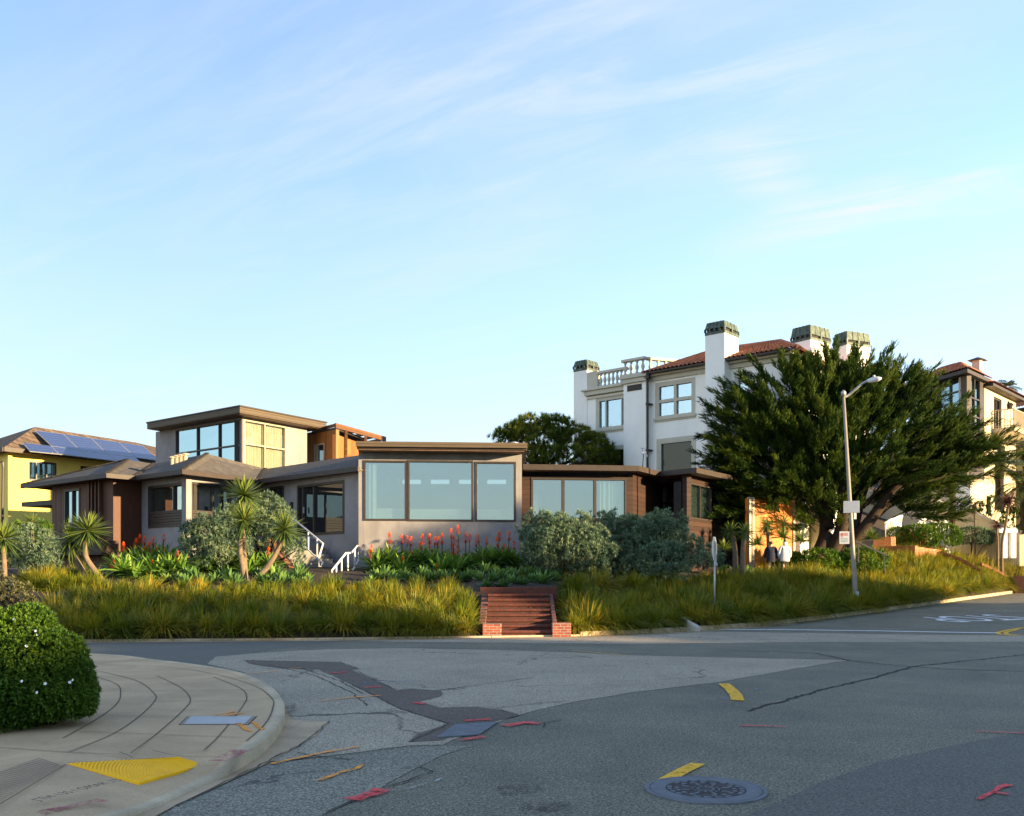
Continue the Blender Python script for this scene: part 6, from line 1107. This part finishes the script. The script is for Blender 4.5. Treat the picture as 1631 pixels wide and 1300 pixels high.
def palm(label, base, top, Lf, n, r=.2, thatch=False, trunk=True):
    t = thing('palm_tree', label, 'palm', base)
    if trunk: q = MB(); q.tube([base, base.lerp(top, .5), top], [r * 1.1, r, r * 1.05], 10); q.build('trunk', M['bark'], t)
    out = NP(); rr = np.random.default_rng(int(abs(base.x * 100)))
    for i in range(n):
        a = i * 2.4 + rr.uniform(-.3, .3); e = math.radians(rr.uniform(-30, 75)); d = np.array([math.cos(a) * math.cos(e), math.sin(a) * math.cos(e), math.sin(e)]); L_ = Lf * rr.uniform(.8, 1.1); dr = .45
        out.add(blades(np.array([top]), d[None], L_, .05, dr, 4, (1, .9, .8, .6, .2), .4)); m = 20
        for j in range(m):
            f = .2 + .8 * j / m; c = np.array(top) + d * L_ * f; c[2] -= dr * L_ * f * f; s = unit(np.cross(d, [0, 0, 1.0])[None])[0]; tg = d * 1.0 + np.array([0, 0, -2 * dr * f])
            out.add(blades(np.stack([c, c]), np.stack([tg * .7 + s, tg * .7 - s]), Lf * .36 * (1.1 - .6 * f), .045, .35, 2, (.6, 1, .05), rr.uniform(0, 1)))
    out.build('fronds', M['palm'], t)
palm('palm trunk standing beside the big cypress in front of the balustrade', P(1517, 842, 49.6), P(1517, 760, 49.6), .9, 16, .15)
palm('palm with drooping fronds in front of the cream wall below the balcony', P(1592, 812, 52), P(1592, 738, 52), 1.55, 26, .22)
palm('bushy palm at the right edge in front of the cream house', P(1634, 850, 50), P(1630, 770, 50), 1.9, 30, .22)
palm('palm at the right edge below the ochre house', P(1640, 800, 56), P(1632, 718, 56), 1.5, 24, .2)
palm('distant palm rising behind the roof of the cream house', P(1601, 760, 78), P(1601, 618, 78), 1.5, 26, .25)
bush('shrub', 'dark green bushes at the right edge below the palms', 'bush', [(1625, 830, 51, 30, 26), (1590, 800, 53, 16, 14), (1560, 815, 53, 18, 12), (1612, 808, 52.5, 20, 16)], M['hedge'], 20, .2, .05, 12)
bush('shrub', 'low green plants at the foot of the cypress trunks', 'bush', [(1300, 897, 41, 46, 22), (1372, 894, 41, 42, 22), (1258, 900, 41.5, 30, 20)], M['hedge'], 34, .2, .045, 9, stem=False)
# ---------------------------------------------------------------- garden walls on the right, people, unseen houses and trees added for shade
def right_garden():
    bx = brickm('planter_brick', (.74, -.67, 0), .22, .075, (.42, .14, .05), (.32, .1, .04), (.34, .22, .15))
    def wall(name, label, p0, p1, y0, y1, th=.35, mat=bx, cat='garden wall'):
        w = Wl(p0[:2], p1[:2]); q = MB(); w.box(q, 0, w.L, p0[2], p1[2], -th, 0); o = q.build(name, mat, bevel=.015); tag(o, label, cat); return w
    a, b = P(1396, 0, 46.6), P(1458, 0, 45.4); a.z = 1.7; b.z = P(1457, 869, 45.4).z; wall('brick_wall', 'dark shaded brick retaining wall right of the cypress trunks', a, b, 0, 0)
    w = Wl(P(1457.5, 0, 45.35)[:2], P(1499, 0, 47.4)[:2]); q = MB(); q.box8([w.pt(0, 1.7, 0), w.pt(w.L, 1.7, 0), w.pt(w.L, 1.7, -.6), w.pt(0, 1.7, -.6), w.pt(0, P(1457, 870.5, 45.35).z, 0), w.pt(w.L, P(1499, 876, 47.4).z, 0), w.pt(w.L, P(1499, 876, 47.4).z, -.6), w.pt(0, P(1457, 870.5, 45.35).z, -.6)]); tag(q.build('brick_planter', bx, bevel=.015), 'sunlit orange brick planter below the clipped yellow green hedge', 'planter')
    a, b = P(1391, 0, 48.6), P(1419, 0, 47.6); a.z = 2.2; b.z = P(1405, 855, 47.6).z; wall('brick_wall', 'small upper brick wall beside the white balustrade stairs', a, b, 0, 0)
    for pts, lb in (([(1499, 878, 47), (1531, 889, 46.4), (1562, 906, 45.6)], 'lower sloping brick edging beside the golden grass'), ([(1564, 896, 47.4), (1590, 908, 47.4), (1614, 922, 47.4)], 'upper sloping brick edging beside the golden grass')):
        q = MB()
        for p, r in zip(pts[:-1], pts[1:]): a, b = P(*p), P(*r); q.box8([a + Vector(v) for v in ((0, 0, -.14), (0, .2, -.14))] [:1] + [b + Vector((0, 0, -.14)), b + Vector((0, .2, -.14)), a + Vector((0, .2, -.14)), a, b, b + Vector((0, .2, 0)), a + Vector((0, .2, 0))])
        tag(q.build('brick_edging', bx), lb, 'edging')
    a, b = P(1636, 0, 46.5), P(1660, 0, 48); a.z = .5; b.z = P(1624, 917, 46.5).z; wall('brick_pillar', 'red brick pillar at the right edge above the kerb', a, b, 0, 0, .6, cat='pillar')
    # white curved balustrade and stairs
    t = thing('balustrade', 'white lattice balustrade curving above the clipped hedge', 'balustrade', P(1480, 840, 50.2)); pts = [(1452, 845, 49.6), (1462, 835, 49.8), (1480, 822.5, 50.2), (1497, 823, 50.6), (1508, 836, 50.9), (1514, 846, 51.1)]; tp = smooth_line([P(*p) for p in pts], 5); q = MB()
    for a, b in zip(tp[:-1], tp[1:]): q.bar(a, b, .14, .12)
    q.build('rail', M['white'], t); q = MB(); zb = P(1480, 846, 50.2).z
    for i, a in enumerate(tp):
        if a.z - zb > .15:
            q.tube([(a.x, a.y, zb), (a.x, a.y, a.z)], .035, 6); q.tube([(a.x - .12, a.y, (zb + a.z) / 2), (a.x, a.y, (zb + a.z) / 2 + .12), (a.x + .12, a.y, (zb + a.z) / 2)], .03, 5)
    q.build('baluster_row', M['white'], t); w = Wl(P(1450, 0, 49.8)[:2], P(1514, 0, 51.3)[:2]); q = MB(); w.box(q, 0, w.L, 2.4, zb, -.2, 0); q.build('base_wall', M['white'], t)
    t = thing('stairs', 'red steps with white stepped side wall left of the clipped hedge', 'stairs', P(1425, 868, 48.7)); q = MB(); a0 = P(1418, 862, 48.7)
    for i in range(6): c = a0 + Vector((.25 * i + .35, .3 * i, .16 * i)); q.box((c.x + .4, c.y, c.z - .7), (1.3, .34, 1.5), -.6)
    q.build('steps', bx, t); q = MB(); s0, s1 = P(1417, 862, 48.4), P(1434, 838, 49.4); q.bar(s0, s1, .16, .5); q.build('side_wall', M['white'], t); q = MB(); h0, h1, h2 = P(1411, 834, 48.4), P(1420, 828, 48.6), P(1436, 822, 49.4); q.bar(h0, h1, .14, .12); q.bar(h1, h2, .14, .12); k = 7
    for i in range(k): f = i / (k - 1); p = h0.lerp(h2, f); r = P(1412, 858, 48.4).lerp(s1, f); q.tube([p, r], .05, 7)
    q.build('balustrade', M['white'], t)
    # cream stair parapet
    t = thing('stair_wall', 'cream sloping stair parapet wall below the cream house at the right edge', 'garden wall', P(1560, 850, 51)); q = MB(); c = MB(); pts = [P(1484, 790, 53), P(1502, 804, 52.5), P(1524, 819, 52), P(1552, 817, 51.5), P(1596, 838, 50.5), P(1624, 848.5, 50), P(1660, 850, 50)]
    for a, b in zip(pts[:-1], pts[1:]):
        e = Vector((.06, .25, 0)); z0 = 2.2; q.box8([Vector((a.x, a.y, z0)), Vector((b.x, b.y, z0)), Vector((b.x, b.y, z0)) + e, Vector((a.x, a.y, z0)) + e, a, b, b + e, a + e]); c.bar(a + e * .5 + Vector((0, 0, .06)), b + e * .5 + Vector((0, 0, .06)), .4, .11)
    q.build('wall', M['cream'], t); c.build('coping', M['trim'], t); q = MB(); k = P(1606, 862, 49.5)
    for px in (1598, 1612): k = P(px, 862, 49.4); q.box((k.x, k.y, k.z - .1), (.28, .3, 1.6))
    k = P(1603, 846, 49.4); q.box((k.x, k.y, k.z), (.95, .4, .22)); q.build('gate_post', M['white'], t, bevel=.02)
    a, b = P(1362, 862, 38), P(1413, 885, 38); t = thing('handrail', 'low dark iron handrail sloping down behind the street lamp', 'handrail', b); q = MB(); q.bar(a, b, .07, .07); q.build('rail', M['iron'], t); q = MB()
    for f in (.1, .9): p = a.lerp(b, f); q.bar(p, p - Vector((0, 0, .8)), .05)
    q.build('post', M['iron'], t)
    # low white garden wall glimpsed behind the trunks
    w = Wl(P(1268, 0, 47)[:2], P(1320, 0, 46)[:2]); q = MB(); w.box(q, 0, w.L, 1.8, w.z(1300, 800), -.3, 0); tag(q.build('garden_wall', M['cream']), 'sunlit cream wall glimpsed between the orange gate and the trunks', 'garden wall')
right_garden()
def skin_body(name, V, E_, R, mat, par):
    me = bpy.data.meshes.new(name); me.from_pydata(V, E_, []); o = finish(bpy.data.objects.new(name, me), None); o.parent = par; s = o.modifiers.new('skin', 'SKIN')
    for i, r in enumerate(R): me.skin_vertices[0].data[i].radius = r if hasattr(r, '__len__') else (r, r)
    me.skin_vertices[0].data[0].use_root = True; m = o.modifiers.new('sub', 'SUBSURF'); m.levels = 2; m.render_levels = 2; me.materials.append(mat); return o
def person(px, pyt, Y, h, label, coat, legs, hair, hood, rz):
    c = P(px, pyt, Y); h = min(1.8, max(1.5, c.z - gz(c.x, c.y))); t = thing('person', label, 'person', (c.x, c.y, c.z - h)); k = h / 1.72; skin = pm('skin', (.5, .3, .21), .08, 9, .6, .05)
    V = [(0, 0, .95), (0, .01, 1.15), (0, .0, 1.38), (0, 0, 1.47), (0, -.01, 1.53), (0, -.02, 1.62), (0, -.01, 1.7), (.2, 0, 1.4), (.25, -.02, 1.14), (.24, -.1, .92), (.24, -.13, .84), (-.2, 0, 1.4), (-.25, .02, 1.14), (-.24, -.04, .9), (-.24, -.06, .82), (.09, 0, .88), (.1, .06, .5), (.1, .0, .09), (.1, -.13, .05), (-.09, 0, .88), (-.1, -.1, .5), (-.1, -.12, .09), (-.1, -.25, .05)]
    E_ = [(0, 1), (1, 2), (2, 3), (3, 4), (4, 5), (5, 6), (2, 7), (7, 8), (8, 9), (9, 10), (2, 11), (11, 12), (12, 13), (13, 14), (0, 15), (15, 16), (16, 17), (17, 18), (0, 19), (19, 20), (20, 21), (21, 22)]
    R = [(.15, .11), (.13, .1), (.15, .1), .06, .06, (.085, .1), (.07, .085), .055, .045, .035, .04, .055, .045, .035, .04, .085, .06, .045, .04, .085, .06, .045, .04]
    b = skin_body('body', [tuple(x * k for x in v) for v in V], E_, [tuple(x * k for x in r) if hasattr(r, '__len__') else r * k for r in R], skin, t); t.rotation_euler = (0, 0, rz)
    def shell(name, vs, es, rs, mat): return skin_body(name, [tuple(x * k for x in v) for v in vs], es, [tuple(x * k for x in r) if hasattr(r, '__len__') else r * k for r in rs], mat, t)
    shell('coat', [(0, 0, 1.43), (0, .01, 1.25), (0, .015, 1.0), (0, .02, .8), (0, .02, .7), (.21, 0, 1.38), (.27, -.02, 1.13), (.255, -.08, .92), (-.21, 0, 1.38), (-.27, .02, 1.13), (-.255, -.03, .9)], [(0, 1), (1, 2), (2, 3), (3, 4), (0, 5), (5, 6), (6, 7), (0, 8), (8, 9), (9, 10)], [(.13, .1), (.2, .15), (.22, .17), (.25, .19), (.25, .19), .085, .075, .065, .085, .075, .065], coat)
    for s, e in ((1, (.1, .03, .5, .0)), (-1, (-.1, -.08, .5, -.12))): shell('trouser_leg', [(s * .09, 0, .9), (e[0], e[1], .5), (e[0], e[3], .1)], [(0, 1), (1, 2)], [.105, .085, .07], legs)
    for s, y in ((1, -.05), (-1, -.17)): shell('shoe', [(s * .1, y + .07, .05), (s * .1, y - .02, .05), (s * .1, y - .14, .04)], [(0, 1), (1, 2)], [.05, .055, .045], M['dark'])
    if hood: shell('hood', [(0, .06, 1.44), (0, .05, 1.55), (0, .03, 1.65)], [(0, 1), (1, 2)], [(.14, .1), (.13, .12), (.1, .1)], coat)
    shell('hair', [(0, .03, 1.55), (0, .03, 1.64), (0, .01, 1.72)], [(0, 1), (1, 2)], [(.085, .075), (.1, .095), (.075, .08)] if not hood else [(.07, .06), (.08, .08), (.06, .07)], hair)
    q = MB()
    for s in (-1, 1): q.lathe([(.012, -.012), (.014, 0), (.012, .012)], (s * .035 * k, -.112 * k, 1.63 * k), 8)
    q.lathe([(.018, -.03), (.02, -.01), (.008, .03)], (0, -.125 * k, 1.595 * k), 8); q.lathe([(.02, -.006), (.02, .006)], (0, -.1 * k, 1.55 * k), 8, 1.4, 1); o = q.build('face', skin, None); o.parent = t
person(1228, 862, 38.4, 1.66, 'person in dark navy clothing seen from behind beside the hooded person', pm('navy_coat', (.012, .014, .03), .2, 9, .85, .2), pm('dark_trousers', (.012, .012, .018), .2, 9, .85, .1), pm('brown_hair', (.05, .025, .012), .3, 30, .6, .2), False, math.radians(176))
person(1250, 860.5, 38.3, 1.7, 'person in a pale grey hooded coat seen from behind on the path', pm('pale_coat', (.52, .51, .49), .08, 6, .9, .3, 30), pm('black_trousers', (.015, .015, .016), .2, 9, .85, .1), pm('dark_hair', (.03, .02, .012), .3, 30, .6, .2), True, math.radians(190))
def across(label, x, y, sx, sy, rz, z0, h, roof, col):
    t = thing('house', label, 'house', (x, y, z0)); R_ = Matrix.Rotation(rz, 4, 'Z'); tr = lambda a, b, c: Vector((x, y, z0 + c)) + R_ @ Vector((a, b, 0)); q = MB(); a, b = sx / 2, sy / 2; q.prism([tr(*p, 0)[:2] for p in ((-a, -b), (a, -b), (a, b), (-a, b))], z0 - 2, z0 + h); q.build('wall', col, t)
    e = .5; c4_ = [tr(*p, h + .003) for p in ((-a - e, -b - e), (a + e, -b - e), (a + e, b + e), (-a - e, b + e))]; r0, r1 = (tr(0, -b + a, h + roof), tr(0, b - a, h + roof)) if b > a else (tr(-a + b, 0, h + roof), tr(a - b, 0, h + roof))
    for p in (([c4_[0], c4_[1], r0], [c4_[1], c4_[2], r1, r0], [c4_[2], c4_[3], r1], [c4_[3], c4_[0], r0, r1]) if b > a else ([c4_[0], c4_[1], r1, r0], [c4_[1], c4_[2], r1], [c4_[2], c4_[3], r0, r1], [c4_[3], c4_[0], r0])): MB().slab(p, .12).build('roof', M['tile'], t)
    for i, (p, r) in enumerate((((-a, b), (-a, -b)), ((a, b), (-a, b)))):
        w = Wl(tr(*p, 0)[:2], tr(*r, 0)[:2]); n = int(w.L / 3)
        for j in range(n):
            for z in (1.0, 3.9):
                if z + 1.6 < h: u = (j + .5) * w.L / n; window(t, w, (u - .6, u + .6, z0 + z, z0 + z + 1.5), M['trim'], M['glass_dark'], vb=(.5,), dep=-.002, proud=.06, pane_o=.03)
OCC = [('unseen stucco house with tiled roof right of the view, added to cast shade', 52, 12, 9, 22, .1, .6, 6.6, 2.0, 'cream'), ('unseen pale house with tiled roof farther down to the right, added to cast shade', 49, -10, 10, 22, .0, .2, 8.0, 2.2, 'white_stucco')]  # unseen houses added to keep the low sun off road and garden
for o in OCC: across(*o[:9], M[o[9]])
def occluder_tree(label, x, y, h, r, seed):  # unseen tree, added and sized to dapple the low sun
    g = np.random.default_rng(seed); z = float(roadz(x, y)); t = thing('occluder_tree', label, 'tree', (x, y, z)); q = MB(); q.tube([(x, y, z - .2), (x + .1, y, z + h * .35), (x, y + .1, z + h * .7)], [.22, .17, .06], 8)
    for i in range(7): a = i * .9; q.tube([(x, y, z + h * .4), (x + r * .6 * math.cos(a), y + r * .6 * math.sin(a), z + h * (.6 + .05 * (i % 4)))], [.09, .02], 6)
    q.build('trunk', M['bark'], t); n = int(900 * r); d = g.normal(size=(n, 3)); d /= np.linalg.norm(d, axis=1)[:, None]; p = np.array((x, y, z + h * .68)) + d * np.array((r, r, h * .34)) * (g.uniform(.2, 1, n)[:, None] ** .4)
    NP().add(blades(np.repeat(p, 5, 0), np.random.default_rng(seed).normal(size=(n * 5, 3)), .3, .12, .1, 2, (.5, 1, .1))).build('crown', M['hedge'], t)
for i, (x, y, h, r, lb) in enumerate(((42, 17.5, 11.2, 3.2, 'unseen leafy tree right of the view added to cast dappled shade, uphill one'), (42.5, 11, 9.3, 3.4, 'unseen leafy tree right of the view added to cast dappled shade, middle one'), (41, 1.5, 10.3, 3.6, 'unseen leafy tree right of the view added to cast dappled shade, nearest one'))): occluder_tree(lb, x, y, h, r, 40 + i)
